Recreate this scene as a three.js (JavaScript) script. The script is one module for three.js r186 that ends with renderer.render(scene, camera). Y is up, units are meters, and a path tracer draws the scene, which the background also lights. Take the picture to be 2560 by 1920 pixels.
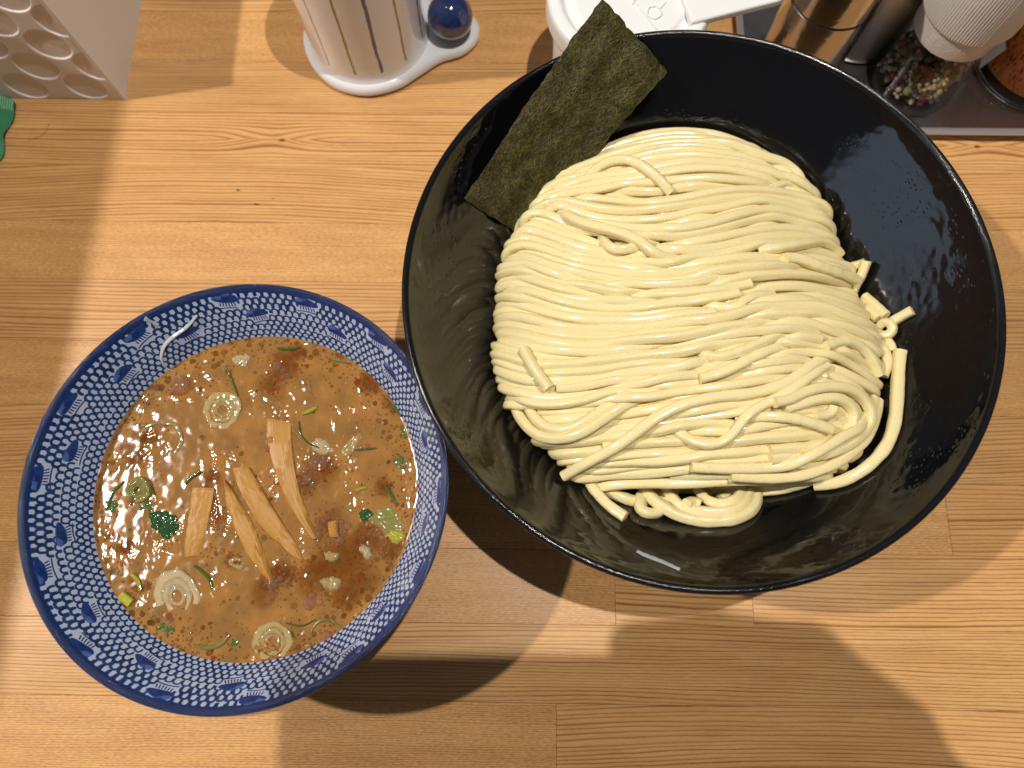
import * as THREE from 'three';
import { mergeGeometries, toCreasedNormals } from 'three/addons/utils/BufferGeometryUtils.js';
import { MarchingCubes } from 'three/addons/objects/MarchingCubes.js';
import { RectAreaLightUniformsLib } from 'three/addons/lights/RectAreaLightUniformsLib.js';
import { createNoise2D, createNoise3D } from 'simplex-noise';

// ---------------------------------------------------------------- camera, light, exposure
const V = (x, y, z) => new THREE.Vector3(x, y, z);
const scene = new THREE.Scene(); RectAreaLightUniformsLib.init();
const EYE = V(0, 0.351, 0), FPX = 1776;                       // lens height over the counter, focal length in pixels of the 2560 px photograph
const camera = new THREE.PerspectiveCamera(2 * Math.atan(960 / FPX) * 180 / Math.PI, 4 / 3, 0.005, 20);
const AX = (() => {
  const t = 14.5 * Math.PI / 180, r = -1.5 * Math.PI / 180, w = 2.3 * Math.PI / 180;
  const fw = V(0, -Math.cos(t), -Math.sin(t)), up = V(0, Math.sin(t), -Math.cos(t)), rt = V(1, 0, 0);
  const r2 = rt.clone().multiplyScalar(Math.cos(r)).addScaledVector(up, Math.sin(r)), u2 = rt.clone().multiplyScalar(-Math.sin(r)).addScaledVector(up, Math.cos(r));
  for (const v of [fw, r2, u2]) v.applyAxisAngle(V(0, 1, 0), w);
  return { fw, rt: r2, up: u2 };
})();
camera.position.copy(EYE);
camera.quaternion.setFromRotationMatrix(new THREE.Matrix4().makeBasis(AX.rt, AX.up, AX.fw.clone().negate()));
camera.focus = 0.295;
camera.userData.fStop = 8;
const renderer = new THREE.WebGLRenderer({ antialias: true });
renderer.toneMapping = THREE.LinearToneMapping;
renderer.toneMappingExposure = 1;
renderer.shadowMap.enabled = true;
scene.background = new THREE.Color().setRGB(0.085, 0.088, 0.095);   // even light of the restaurant around the counter
// the small downlights: place, aim, strength
const LAMPS = [
  [[0.18, 1.2, -0.16], [0.05, 0, -0.12], 2.9, 'small downlight hanging over the noodle bowl'],
  [[-0.95, 1.2, -0.13], [-0.05, 0, -0.1], 4.3, 'small downlight hanging far to the side of the broth bowl'],
];
for (const [at, to, power, label] of LAMPS) {
  const lamp = new THREE.Group(); lamp.name = 'ceiling_spotlight'; scene.add(lamp); lamp.position.set(...at);
  const aim = V(...to).sub(V(...at)).normalize(); lamp.quaternion.setFromUnitVectors(V(0, -1, 0), aim);
  lamp.userData = { label, category: 'lamp', group: 'downlights over the counter' };
  const white = new THREE.MeshStandardMaterial({ name: 'lamp_housing', color: 0xdddddd, roughness: 0.6 });
  const shell = new THREE.Mesh(new THREE.LatheGeometry([[0.001, 0.09], [0.034, 0.088], [0.036, 0.08], [0.036, 0.004], [0.034, 0.004], [0.034, 0.07], [0.001, 0.072]].map(([x, y]) => new THREE.Vector2(x, y)), 32), white);
  shell.name = 'housing'; lamp.add(shell);
  const glow = new THREE.Mesh(new THREE.CylinderGeometry(0.012, 0.012, 0.006, 32), new THREE.MeshStandardMaterial({ name: 'lamp_glow', color: 0xffffff, emissive: new THREE.Color().setRGB(1, 0.93, 0.82), emissiveIntensity: 6 }));
  glow.name = 'lamp_lens'; glow.position.y = 0.012; lamp.add(glow);
  const light = new THREE.SpotLight(new THREE.Color().setRGB(1, 0.935, 0.85), power, 0, 1.1, 0.6, 2);
  light.name = 'spot'; light.castShadow = true; light.shadow.radius = at[0] < 0 ? 0.9 : 0.4; light.shadow.camera.near = 0.05; light.shadow.mapSize.set(2048, 2048);
  light.position.set(...at).addScaledVector(aim, 0.004); light.target.position.set(...to); light.target.name = 'spot_target';
  scene.add(light, light.target);
}
{
  const win = new THREE.Group(); win.name = 'window'; scene.add(win); win.position.set(-1.9, 1.12, 0.12); win.rotation.y = Math.PI / 2; win.rotation.order = 'YXZ'; win.rotation.x = 0.25;
  win.userData = { label: 'bluish lit window beside the counter, mirrored in the black bowl', category: 'window' };
  const pane = new THREE.Mesh(new THREE.PlaneGeometry(2.4, 0.95), new THREE.MeshStandardMaterial({ name: 'window_glow', color: 0x101014, emissive: new THREE.Color().setRGB(0.75, 0.85, 1.0), emissiveIntensity: 0.1 })); pane.name = 'window_pane'; win.add(pane);
  const day = new THREE.RectAreaLight(new THREE.Color().setRGB(0.66, 0.80, 1.0), 1.2, 2.4, 0.95); day.name = 'window_light'; day.position.z = 0.04; day.rotation.y = Math.PI; win.add(day);
  const frame = new THREE.MeshStandardMaterial({ name: 'window_frame', color: 0x8a8680, roughness: 0.6 });
  for (const [w, h, x, y] of [[2.48, 0.04, 0, 0.495], [2.48, 0.04, 0, -0.495], [0.04, 0.95, 1.22, 0], [0.04, 0.95, -1.22, 0], [0.03, 0.95, 0, 0]]) { const b = new THREE.Mesh(new THREE.BoxGeometry(w, h, 0.04), frame); b.name = 'frame_bar'; b.position.set(x, y, 0.01); win.add(b); }
}
{
  const part = new THREE.Mesh(new THREE.BoxGeometry(0.018, 0.281, 1.3), new THREE.MeshStandardMaterial({ name: 'partition_board', color: 0xa8845a, roughness: 0.6 })); part.name = 'counter_partition';
  part.castShadow = part.receiveShadow = true; part.position.set(-0.41, 0.1405, -0.1); part.rotation.y = -0.04; scene.add(part); part.userData = { label: 'upright wooden partition board at the end of the counter', category: 'partition' };
}
let lampNo = 0; for (const o of scene.children) if (o.name === 'ceiling_spotlight' && lampNo++) o.name += '_' + String(lampNo - 1).padStart(3, '0');

// ---------------------------------------------------------------- helpers
let seed = 7;
const rnd = () => { seed = (seed + 0x6d2b79f5) | 0; let t = Math.imul(seed ^ (seed >>> 15), 1 | seed); t = (t + Math.imul(t ^ (t >>> 7), 61 | t)) ^ t; return ((t ^ (t >>> 14)) >>> 0) / 4294967296; };
const rr = (a, b) => a + (b - a) * rnd(), lerp = THREE.MathUtils.lerp, clamp = THREE.MathUtils.clamp, sst = THREE.MathUtils.smoothstep;
const n2 = createNoise2D(rnd), n3 = createNoise3D(rnd);
const fbm = (x, y, o = 4) => { let s = 0, a = 0.5; for (let i = 0; i < o; i++) { s += a * n2(x, y); x = x * 2.03 + 17.1; y = y * 2.03 - 9.2; a *= 0.5; } return s; };
const lin = (r, g, b) => new THREE.Color().setRGB(r, g, b);
const rayOf = (px, py) => AX.fw.clone().addScaledVector(AX.rt, (px - 1280) / FPX).addScaledVector(AX.up, -(py - 960) / FPX);
const PX = (px, py, h) => { const d = rayOf(px, py); return EYE.clone().addScaledVector(d, (h - EYE.y) / d.y); };      // photo pixel -> point at height h
const K = 2560 / 2212, D = (x, y, h) => PX(x * K, y * K, h);
const onZ = (px, py, z) => { const d = rayOf(px, py); return EYE.clone().addScaledVector(d, (z - EYE.z) / d.z); };
const taken = new Map();
const numbered = (name) => { const n = taken.get(name) ?? 0; taken.set(name, n + 1); return n ? name + '_' + String(n).padStart(3, '0') : name; };
function mesh(name, geo, mat, parent = scene) {
  const m = new THREE.Mesh(geo, mat); m.name = parent === scene ? numbered(name) : name; m.castShadow = m.receiveShadow = true; parent.add(m); return m;
}
function tag(o, label, category, group, kind) { o.userData = { label, category }; if (group) o.userData.group = group; if (kind) o.userData.kind = kind; return o; }
function thing(name, label, category, at = [0, 0, 0], group) {
  const g = new THREE.Group(); g.name = numbered(name); scene.add(g); g.position.set(...at); return tag(g, label, category, group);
}
const P = (o) => new THREE.MeshPhysicalMaterial(o);
const v2 = (a) => a.map(([x, y]) => new THREE.Vector2(x, y));
const lathe = (pts, seg = 96) => new THREE.LatheGeometry(v2(pts), seg);
function smoothProfile(pts, n) { return new THREE.CatmullRomCurve3(pts.map(([x, y]) => V(x, y, 0)), false, 'centripetal').getSpacedPoints(n).map((p) => [Math.max(p.x, 0), p.y]); }
function canvasTex(w, h, draw, srgb = true) {
  const c = document.createElement('canvas'); c.width = w; c.height = h; draw(c.getContext('2d'), w, h);
  const t = new THREE.CanvasTexture(c); if (srgb) t.colorSpace = THREE.SRGBColorSpace; t.wrapS = t.wrapT = THREE.RepeatWrapping; return t;
}
function dataTex(w, h, fn, srgb = false) {
  const d = new Uint8Array(w * h * 4), o = [0, 0, 0];
  for (let y = 0; y < h; y++) for (let x = 0; x < w; x++) { fn(x, y, o); const i = (y * w + x) * 4; d[i] = clamp(o[0], 0, 255); d[i + 1] = clamp(o[1], 0, 255); d[i + 2] = clamp(o[2], 0, 255); d[i + 3] = 255; }
  const t = new THREE.DataTexture(d, w, h); t.magFilter = THREE.LinearFilter; t.minFilter = THREE.LinearFilter; t.wrapS = t.wrapT = THREE.RepeatWrapping;
  if (srgb) t.colorSpace = THREE.SRGBColorSpace; t.needsUpdate = true; return t;
}
const rep = (t, x, y) => { const c = t.clone(); c.repeat.set(x, y); c.needsUpdate = true; return c; };
// tileable grain for bump
const grain = dataTex(512, 512, (x, y, o) => {
  const a = x / 512 * 2 * Math.PI, b = y / 512 * 2 * Math.PI, R = 3.2;
  let v = 0, w = 0.5, f = 1; for (let i = 0; i < 4; i++) { v += w * n3(R * f * Math.cos(a) + 9 * i, R * f * Math.sin(a) + R * f * Math.cos(b), R * f * Math.sin(b) + 5 * i); f *= 2; w *= 0.55; }
  o[0] = o[1] = o[2] = 128 + 120 * v;
});
// sweep of a closed outline along points, flat cut ends
function sweep(pts, ring, scaleAt = () => 1, caps = true, flat = 1, rough = 0) {
  const n = pts.length, m = ring.length, pos = [], uv = [], idx = [], T = V(), N = V(0, 1, 0), B = V(); let L = 0;
  const t0 = pts[1].clone().sub(pts[0]).normalize(); N.set(0, 1, 0).addScaledVector(t0, -t0.y); if (N.length() < 0.2) N.set(0, 0, 1).addScaledVector(t0, -t0.z); N.normalize();
  for (let i = 0; i < n; i++) {
    T.copy(pts[Math.min(i + 1, n - 1)]).sub(pts[Math.max(i - 1, 0)]).normalize();
    N.addScaledVector(T, -N.dot(T)).normalize(); B.crossVectors(T, N);
    if (i) L += pts[i].distanceTo(pts[i - 1]);
    const s = scaleAt(i / (n - 1), i);
    for (let k = 0; k <= m; k++) { const [a0, b0] = ring[k % m], h = rough ? 1 + rough * n3(i * 0.9 + pts[0].x * 9e3, (k % m) * 1.1, pts[0].z * 9e3) : 1, a = a0 * h, b = b0 * h; pos.push(pts[i].x + s * (B.x * a + N.x * b * flat), pts[i].y + s * (B.y * a + N.y * b * flat), pts[i].z + s * (B.z * a + N.z * b * flat)); uv.push(L / 0.02, k / m); }
  }
  for (let i = 0; i < n - 1; i++) for (let k = 0; k < m; k++) { const a = i * (m + 1) + k, b = a + m + 1; idx.push(a, b, a + 1, a + 1, b, b + 1); }
  const g = new THREE.BufferGeometry(); g.setAttribute('position', new THREE.Float32BufferAttribute(pos, 3)); g.setAttribute('uv', new THREE.Float32BufferAttribute(uv, 2)); g.setIndex(idx); g.computeVertexNormals();
  const nr = g.attributes.normal; for (let i = 0; i < n; i++) { const a = i * (m + 1), b = a + m; for (const c of ['X', 'Y', 'Z']) { const q = (nr['get' + c](a) + nr['get' + c](b)) / 2; nr['set' + c](a, q); nr['set' + c](b, q); } }
  if (!caps) return g;
  const cp = [], cu = [], cn = [];
  for (const [i, s] of [[0, -1], [n - 1, 1]]) {
    T.copy(pts[Math.min(i + 1, n - 1)]).sub(pts[Math.max(i - 1, 0)]).normalize().multiplyScalar(s);
    for (let k = 0; k < m; k++) for (const q of s > 0 ? [-1, k + 1, k] : [-1, k, k + 1]) {
      if (q < 0) cp.push(pts[i].x, pts[i].y, pts[i].z); else { const a = (i * (m + 1) + q) * 3; cp.push(pos[a], pos[a + 1], pos[a + 2]); }
      cu.push(cp[cp.length - 3] * 50, cp[cp.length - 1] * 50); cn.push(T.x, T.y, T.z);
    }
  }
  const c = new THREE.BufferGeometry(); c.setAttribute('position', new THREE.Float32BufferAttribute(cp, 3)); c.setAttribute('uv', new THREE.Float32BufferAttribute(cu, 2)); c.setAttribute('normal', new THREE.Float32BufferAttribute(cn, 3));
  return mergeGeometries([g.toNonIndexed(), c]);
}
const roundRing = (r, n = 10) => Array.from({ length: n }, (_, k) => [r * Math.cos(k / n * 2 * Math.PI), r * Math.sin(k / n * 2 * Math.PI)]);
const squarish = (r, n = 14, e = 0.62) => Array.from({ length: n }, (_, k) => { const a = (k + 0.5) / n * 2 * Math.PI, c = Math.cos(a), s = Math.sin(a); return [r * Math.sign(c) * Math.abs(c) ** e, r * Math.sign(s) * Math.abs(s) ** e]; });
const curve = (pts, step) => { const c = new THREE.CatmullRomCurve3(pts, false, 'centripetal'); return c.getSpacedPoints(Math.max(3, Math.round(c.getLength() / step))); };
// closed flat body from an outline in the ground plane: bevelled extrusion lying flat
function slab(outline, h, bevel, y0) {
  const s = new THREE.Shape(outline.map(([x, z]) => new THREE.Vector2(x, -z)));
  const g = new THREE.ExtrudeGeometry(s, { depth: h - 2 * bevel, bevelEnabled: bevel > 0, bevelThickness: bevel, bevelSize: bevel, bevelOffset: -bevel, bevelSegments: 4, curveSegments: 12 });
  g.rotateX(-Math.PI / 2); g.translate(0, y0 + bevel, 0); return g;
}

// ---------------------------------------------------------------- the counter: edge-glued planks
const STRIPS = 10, SW = 2048, SH = 200, SL = 0.5, ROW = 0.0342;     // one strip of texture = one plank face, 0.5 m x 34 mm
const wood = [], woodBump = new Uint8Array(SW * SH * STRIPS * 4);
{
  const d = new Uint8Array(SW * SH * STRIPS * 4);
  for (let s = 0; s < STRIPS; s++) {
    const kind = [0, 1, 2, 0, 2, 1, 0, 2, 0, 1][s], period = [2.0, 0.95, 2.3, 1.7, 1.9, 1.1, 1.5, 2.6, 2.2, 0.9][s], slope = rr(-0.012, 0.012), ph = rr(0, 99), bend = kind === 2 ? rr(5, 9) * (s % 2 ? -1 : 1) : rr(-1.2, 1.2);
    for (let y = 0; y < SH; y++) for (let x = 0; x < SW; x++) {
      const u = x / SW * 500, v = y / SH * 34.2, c = (u - 250) / 250;
      let w = v + slope * 120 * Math.sin(Math.PI / 2 * c) - bend * 0.5 * Math.cos(Math.PI * c) + 1.0 * n2(u / 190 + ph, v / 24 + s * 7) + 0.2 * n2(u / 34, v / 6 + s * 13);
      if (s === 0) { const du = u - 300, dv = v - 17; w += 5 * Math.exp(-(du * du) / 500 - dv * dv / 60) * Math.sign(dv || 1); }
      const q = w / period + 0.4 * n2(w / 7, s * 3.3), f = q - Math.floor(q);
      const late = sst(f, 0.5, 0.9) * (1 - sst(f, 0.93, 1)), strength = 0.62 + 0.26 * n2(Math.floor(q) * 1.7 + s, u / 150);
      const fibre = n2(u / 9, v * 5.2 + s * 50), fine = n2(u / 2.2, v * 9), pore = Math.max(0, n2(u / 4.5 + 31, v * 4.4 + s * 40) - 0.45) * (kind === 1 ? 1.1 : 0.6) * (0.4 + late);
      const fleck = kind === 1 ? 0.10 * n2(u / 3.2 + v * 0.9, v * 1.1 - u * 0.06) : 0;
      const broad = 0.09 * fbm(u / 90 + s * 9, v / 12, 3);
      let k = 1 - (kind === 1 ? 0.32 : 0.50) * late * strength - 0.05 * fibre - 0.03 * fine - 0.30 * pore + broad + fleck;
      if (s === 0) { const du = u - 306, dv = v - 17.5; k -= 0.75 * Math.exp(-(du * du) / 2.2 - dv * dv / 0.7); }
      const i = ((s * SH + y) * SW + x) * 4, red = clamp(k, 0.2, 1.15);
      d[i] = clamp(220 * red ** 0.62, 0, 255); d[i + 1] = clamp(170 * red ** 0.88, 0, 255); d[i + 2] = clamp(111 * red ** 1.14, 0, 255); d[i + 3] = 255;
      woodBump[i] = woodBump[i + 1] = woodBump[i + 2] = clamp(170 - 70 * late * strength - 90 * pore - 14 * fibre, 0, 255); woodBump[i + 3] = 255;
    }
  }
  for (const [arr, srgb] of [[d, true], [woodBump, false]]) {
    const t = new THREE.DataTexture(arr, SW, SH * STRIPS); t.magFilter = t.minFilter = THREE.LinearFilter; t.wrapS = THREE.MirroredRepeatWrapping; t.wrapT = THREE.RepeatWrapping; if (srgb) t.colorSpace = THREE.SRGBColorSpace; t.needsUpdate = true; wood.push(t);
  }
}
const mWood = P({ name: 'varnished_wood', map: wood[0], bumpMap: wood[1], bumpScale: 0.00007, roughness: 0.36, vertexColors: true, specularIntensity: 0.85 });
function plank(x0, x1, z0, z1, strip, off, tone) {
  const b = 0.00016, g = 0.00005, yT = 0, yB = -0.025, X0 = x0 + g, X1 = x1 - g, Z0 = z0 + g, Z1 = z1 - g;
  const top = [[X0 + b, yT, Z0 + b], [X1 - b, yT, Z0 + b], [X1 - b, yT, Z1 - b], [X0 + b, yT, Z1 - b]], mid = [[X0, yT - b, Z0], [X1, yT - b, Z0], [X1, yT - b, Z1], [X0, yT - b, Z1]], bot = [[X0, yB, Z0], [X1, yB, Z0], [X1, yB, Z1], [X0, yB, Z1]];
  const pos = [], uv = [], col = [], put = (p) => { pos.push(...p); uv.push((p[0] + off) / SL, (strip + clamp((p[2] - z0) / ROW, 0.01, 0.99)) / STRIPS); col.push(tone[0], tone[1], tone[2]); };
  const quad = (a, c, e, f) => { for (const p of [a, f, e, a, e, c]) put(p); };
  quad(top[0], top[1], top[2], top[3]);
  for (let i = 0; i < 4; i++) { const j = (i + 1) % 4; quad(top[j], top[i], mid[i], mid[j]); quad(mid[j], mid[i], bot[i], bot[j]); }
  const G = new THREE.BufferGeometry(); G.setAttribute('position', new THREE.Float32BufferAttribute(pos, 3)); G.setAttribute('uv', new THREE.Float32BufferAttribute(uv, 2)); G.setAttribute('color', new THREE.Float32BufferAttribute(col, 3)); G.computeVertexNormals();
  return G;
}
{
  const counter = new THREE.Group(); counter.name = 'wooden_counter'; scene.add(counter);
  tag(counter, 'varnished light wood counter top of edge-glued planks', 'counter', null, 'structure');
  const known = { 3: [], 5: [], 6: [0.2087], 7: [0.0468, 0.1115], 9: [0.0189] }, strips = { '-1': 3, 0: 0, 1: 1, 2: 2, 3: 8, 4: 6, 5: 4, 6: 5, 7: 9, 8: 3, 9: 1, 10: 7 };
  const fixed = { 0: 306 - 235 };
  for (let k = -9; k < 8 + 8; k++) {
    const z0 = -0.248 + ROW * k, cuts = known[k] ?? [rr(-0.5, -0.33), rr(0.31, 0.5)];
    const xs = [-0.6, ...cuts, 0.6];
    for (let i = 0; i + 1 < xs.length; i++) {
      const st = (strips[k] ?? ((k * 7 + 70) % STRIPS)) + (i && k !== 0 ? 2 * i + 1 : 0), off = k === 0 ? 0.306 + 0.135 : rr(0, 0.5), t = k === 0 || k === 1 ? 1 : rr(0.95, 1.04), w = rr(-0.02, 0.02);
      mesh('plank', plank(xs[i], xs[i + 1], z0, z0 + ROW, k !== 0 && st % STRIPS === 0 ? 6 : st % STRIPS, off, [t * 0.94, t * (0.93 - w), t * (0.9 - 2 * w)]), mWood, counter);
    }
  }
}

// ---------------------------------------------------------------- noodle bowl
const CB = [0.0726, -0.1120], RB = 0.1205, HB = 0.085;
const blackInner = [[0, 0.012], [0.03, 0.0121], [0.045, 0.0135], [0.057, 0.0185], [0.070, 0.029], [0.084, 0.0425], [0.098, 0.058], [0.109, 0.0715], [0.1148, 0.0795], [0.1172, 0.0837]];
const innerY = (() => { const q = smoothProfile(blackInner, 80); return (r) => { for (let i = 1; i < q.length; i++) if (q[i][0] >= r) return lerp(q[i - 1][1], q[i][1], (r - q[i - 1][0]) / (q[i][0] - q[i - 1][0] || 1)); return HB; }; })();
const bowlHit = (px, py, lift = 0) => {                           // where a photo pixel looks at the inside of the black bowl
  const d = rayOf(px, py); let lo = (0.1 - EYE.y) / d.y, hi = (0.006 - EYE.y) / d.y; const p = V();
  for (let i = 0; i < 200; i++) { const t = lo + (hi - lo) * i / 200; p.copy(EYE).addScaledVector(d, t); if (p.y <= innerY(Math.hypot(p.x - CB[0], p.z - CB[1])) + lift) return p; }
  return p;
};
const wetFilm = dataTex(1024, 512, (x, y, o) => {                 // smears and beads of water: heights
  const u = x / 1024, v = y / 512, a = u * 2 * Math.PI, cx = Math.cos(a) * 2.2, cy = Math.sin(a) * 2.2;
  const run = n3(cx * 3.2, cy * 3.2, v * 9) * 0.5 + n3(cx * 7, cy * 7, v * 30 + cx) * 0.35, bead = Math.max(0, n3(cx * 26, cy * 26, v * 70) - 0.62) * 2.2 * sst(n3(cx * 2, cy * 2, v * 5 + 40), -0.1, 0.5);
  o[0] = o[1] = o[2] = 110 + 60 * run + 110 * bead;
});
const smear = dataTex(1024, 512, (x, y, o) => {                   // dry, wiped and wet patches of the glaze
  const a = x / 1024 * 2 * Math.PI, cx = Math.cos(a) * 1.6, cy = Math.sin(a) * 1.6, v = y / 512, w = n3(cx * 1.5, cy * 1.5, v * 4) + 0.5 * n3(cx * 5, cy * 5, v * 11) + 0.25 * n3(cx * 14, cy * 14, v * 40), streak = n3(cx * 2, cy * 2, v * 60) * 0.5 + n3(cx * 5, cy * 5, v * 120) * 0.3;
  o[0] = o[1] = o[2] = 15 + 20 * sst(w, 0.05, 0.22) + 12 * Math.max(0, streak);
});
const mBlack = P({ name: 'black_lacquer', color: lin(0.0035, 0.0035, 0.0045), roughness: 1, roughnessMap: smear, ior: 1.55, bumpMap: wetFilm, bumpScale: 0.00027 });
const mBlackOut = P({ name: 'black_lacquer_outside', color: lin(0.004, 0.004, 0.005), roughness: 0.16, ior: 1.55, bumpMap: rep(grain, 24, 1), bumpScale: 0.00006 });
{
  const bowl = thing('noodle_bowl', 'large glossy black bowl holding the noodles', 'bowl', [CB[0], 0, CB[1]]);
  mesh('interior', lathe(smoothProfile(blackInner, 60), 160), mBlack, bowl);
  mesh('rim', lathe(smoothProfile([[0.1172, 0.0837], [0.1177, 0.0846], [0.1190, 0.0853], [0.1202, 0.0847], [0.1205, 0.0834], [0.1198, 0.0818]], 14), 160), mBlackOut, bowl);
  mesh('exterior', lathe(smoothProfile([[0.1198, 0.0818], [0.112, 0.070], [0.099, 0.0535], [0.083, 0.0365], [0.068, 0.0215], [0.056, 0.0125], [0.0515, 0.0085], [0.0508, 0.001], [0.0495, 0], [0.047, 0], [0.0462, 0.0015], [0.0455, 0.0055], [0.02, 0.0062], [0, 0.0062]], 50), 128), mBlackOut, bowl);
  // beads of water along the inside and on the rim
  const beads = [];
  const bead = (a, r, y, s) => { const g = new THREE.SphereGeometry(s, 8, 6); g.scale(1, 0.55, 1); g.rotateZ(-0.8); g.rotateY(-a); g.translate(r * Math.cos(a), y, r * Math.sin(a)); beads.push(g); };
  for (let i = 0; i < 150; i++) { const a = rnd() < 0.6 ? rr(-0.9, 0.5) : rr(0, 6.28), r = rr(0.098, 0.1165) - (rnd() < 0.4 ? rr(0, 0.02) : 0); bead(a, r, innerY(r) + 0.0001, rr(0.0002, 0.0007)); }
  for (let i = 0; i < 90; i++) { const a = rr(0, 6.28), r = rr(0.1176, 0.1196); bead(a, r, 0.0850, rr(0.00018, 0.0005)); }
  for (let i = 0; i < 9; i++) bead(-0.42 + rr(-0.05, 0.05), rr(0.1145, 0.118), 0.0825, rr(0.0005, 0.001));
  const w = mesh('water_drops', mergeGeometries(beads), P({ name: 'water_beads', color: lin(0.9, 0.9, 0.9), roughness: 0.02, transmission: 1, thickness: 0, ior: 1.33 }), bowl); w.userData.kind = 'stuff';
}

// ---------------------------------------------------------------- noodles
const NR = 0.00205;
const OUT = [[1480, 272], [1560, 285], [1640, 322], [1700, 385], [1745, 430], [1800, 515], [1842, 590], [1862, 640], [1892, 700], [1908, 770], [1902, 850], [1885, 920], [1850, 985], [1780, 1050], [1700, 1070], [1640, 1085], [1560, 1100], [1480, 1100], [1400, 1092], [1330, 1068], [1262, 1035], [1212, 1020], [1160, 970], [1122, 918], [1095, 872], [1068, 810], [1062, 760], [1068, 700], [1072, 640], [1080, 575], [1090, 530], [1120, 498], [1150, 462], [1180, 412], [1225, 368], [1300, 318], [1400, 282]].map(([x, y]) => [x * K, y * K]);
const MC = [1490 * K, 690 * K];
const outA = OUT.map(([x, y]) => [Math.atan2(y - MC[1], x - MC[0]), Math.hypot(x - MC[0], y - MC[1])]).sort((a, b) => a[0] - b[0]);
const outR = (a) => { const n = outA.length; for (let i = 0; i < n; i++) { const A = outA[i], B = outA[(i + 1) % n], b = B[0] + (i === n - 1 ? 2 * Math.PI : 0); for (const q of [a, a + 2 * Math.PI]) if (q >= A[0] && q <= b) return lerp(A[1], B[1], (q - A[0]) / (b - A[0])); } return outA[0][1]; };
const edgeY = (a) => { const r = outR(a); return bowlHit(MC[0] + r * Math.cos(a), MC[1] + r * Math.sin(a)).y + 0.002; };
const edgeTab = Array.from({ length: 180 }, (_, i) => edgeY(-Math.PI + i / 90 * Math.PI));
const moundY = (px, py) => {
  const a = Math.atan2(py - MC[1], px - MC[0]), rho = Math.min(1, Math.hypot(px - MC[0], py - MC[1]) / outR(a)), e = edgeTab[Math.floor((a + Math.PI) / Math.PI * 90) % 180];
  return e + (0.0735 - e) * Math.pow(1 - rho ** 3.2, 0.7);
};
const GUIDES = [
  [[1192, 408], [1230, 365], [1300, 322], [1400, 288], [1480, 280], [1560, 292], [1640, 328], [1705, 385]],
  [[1178, 432], [1212, 392], [1290, 342], [1400, 306], [1500, 302], [1600, 326], [1680, 374], [1730, 420]],
  [[1168, 448], [1200, 412], [1290, 372], [1400, 338], [1510, 332], [1620, 352], [1710, 402], [1755, 448]],
  [[1156, 470], [1195, 428], [1290, 402], [1400, 385], [1500, 370], [1610, 382], [1710, 420], [1770, 470]],
  [[1145, 480], [1190, 440], [1260, 460], [1350, 478], [1450, 470], [1550, 445], [1650, 430], [1770, 470]],
  [[1118, 505], [1165, 468], [1230, 500], [1330, 525], [1420, 532], [1520, 512], [1630, 480], [1720, 480], [1795, 515]],
  [[1092, 530], [1130, 505], [1200, 540], [1300, 565], [1420, 572], [1520, 562], [1640, 540], [1740, 525], [1818, 550]],
  [[1080, 575], [1118, 545], [1190, 582], [1300, 608], [1420, 612], [1540, 602], [1640, 582], [1740, 572], [1840, 590]],
  [[1074, 605], [1108, 588], [1200, 622], [1320, 642], [1440, 640], [1560, 625], [1680, 607], [1780, 612], [1858, 640]],
  [[1070, 645], [1108, 635], [1200, 668], [1320, 682], [1440, 678], [1560, 660], [1680, 642], [1780, 650], [1878, 685]],
  [[1068, 690], [1110, 680], [1200, 710], [1320, 727], [1430, 718], [1560, 695], [1680, 674], [1790, 680], [1890, 725]],
  [[1070, 730], [1120, 730], [1220, 757], [1330, 757], [1440, 740], [1560, 718], [1700, 700], [1800, 712], [1900, 765]],
  [[1064, 770], [1100, 795], [1200, 812], [1320, 798], [1440, 783], [1560, 757], [1680, 735], [1800, 747], [1906, 805]],
  [[1070, 812], [1110, 845], [1220, 848], [1340, 840], [1460, 820], [1580, 797], [1700, 778], [1810, 792], [1902, 855]],
  [[1092, 866], [1150, 882], [1260, 872], [1380, 850], [1500, 838], [1620, 822], [1720, 812], [1820, 832], [1890, 905]],
  [[1120, 912], [1200, 920], [1300, 905], [1400, 898], [1500, 885], [1620, 862], [1740, 850], [1825, 880], [1868, 955]],
  [[1150, 950], [1220, 962], [1320, 948], [1420, 940], [1540, 925], [1660, 912], [1770, 895], [1830, 925], [1850, 985]],
  [[1205, 1008], [1280, 988], [1400, 978], [1540, 967], [1680, 955], [1780, 940], [1840, 950]],
  [[1245, 1026], [1330, 1015], [1450, 1010], [1560, 1003], [1700, 995], [1790, 985], [1845, 985]],
  [[1300, 1050], [1380, 1048], [1500, 1042], [1620, 1040], [1720, 1038], [1800, 1030]],
].map((g) => new THREE.CatmullRomCurve3(g.map(([x, y]) => V(x * K, y * K, 0)), false, 'centripetal').getSpacedPoints(48));
const guideAt = (t, u) => {
  const f = clamp(t, 0, 1) * (GUIDES.length - 1), i = Math.min(Math.floor(f), GUIDES.length - 2), q = f - i, w = u * 48, j = Math.min(Math.floor(w), 47), e = w - j;
  const L = (g) => [lerp(g[j].x, g[j + 1].x, e), lerp(g[j].y, g[j + 1].y, e)], A = L(GUIDES[i]), B = L(GUIDES[i + 1]);
  return [lerp(A[0], B[0], q), lerp(A[1], B[1], q)];
};
const strands = [];          // { p: points, r: radius, pin: how strongly it holds its place }
const MW = V(CB[0], 0, CB[1]);
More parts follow.
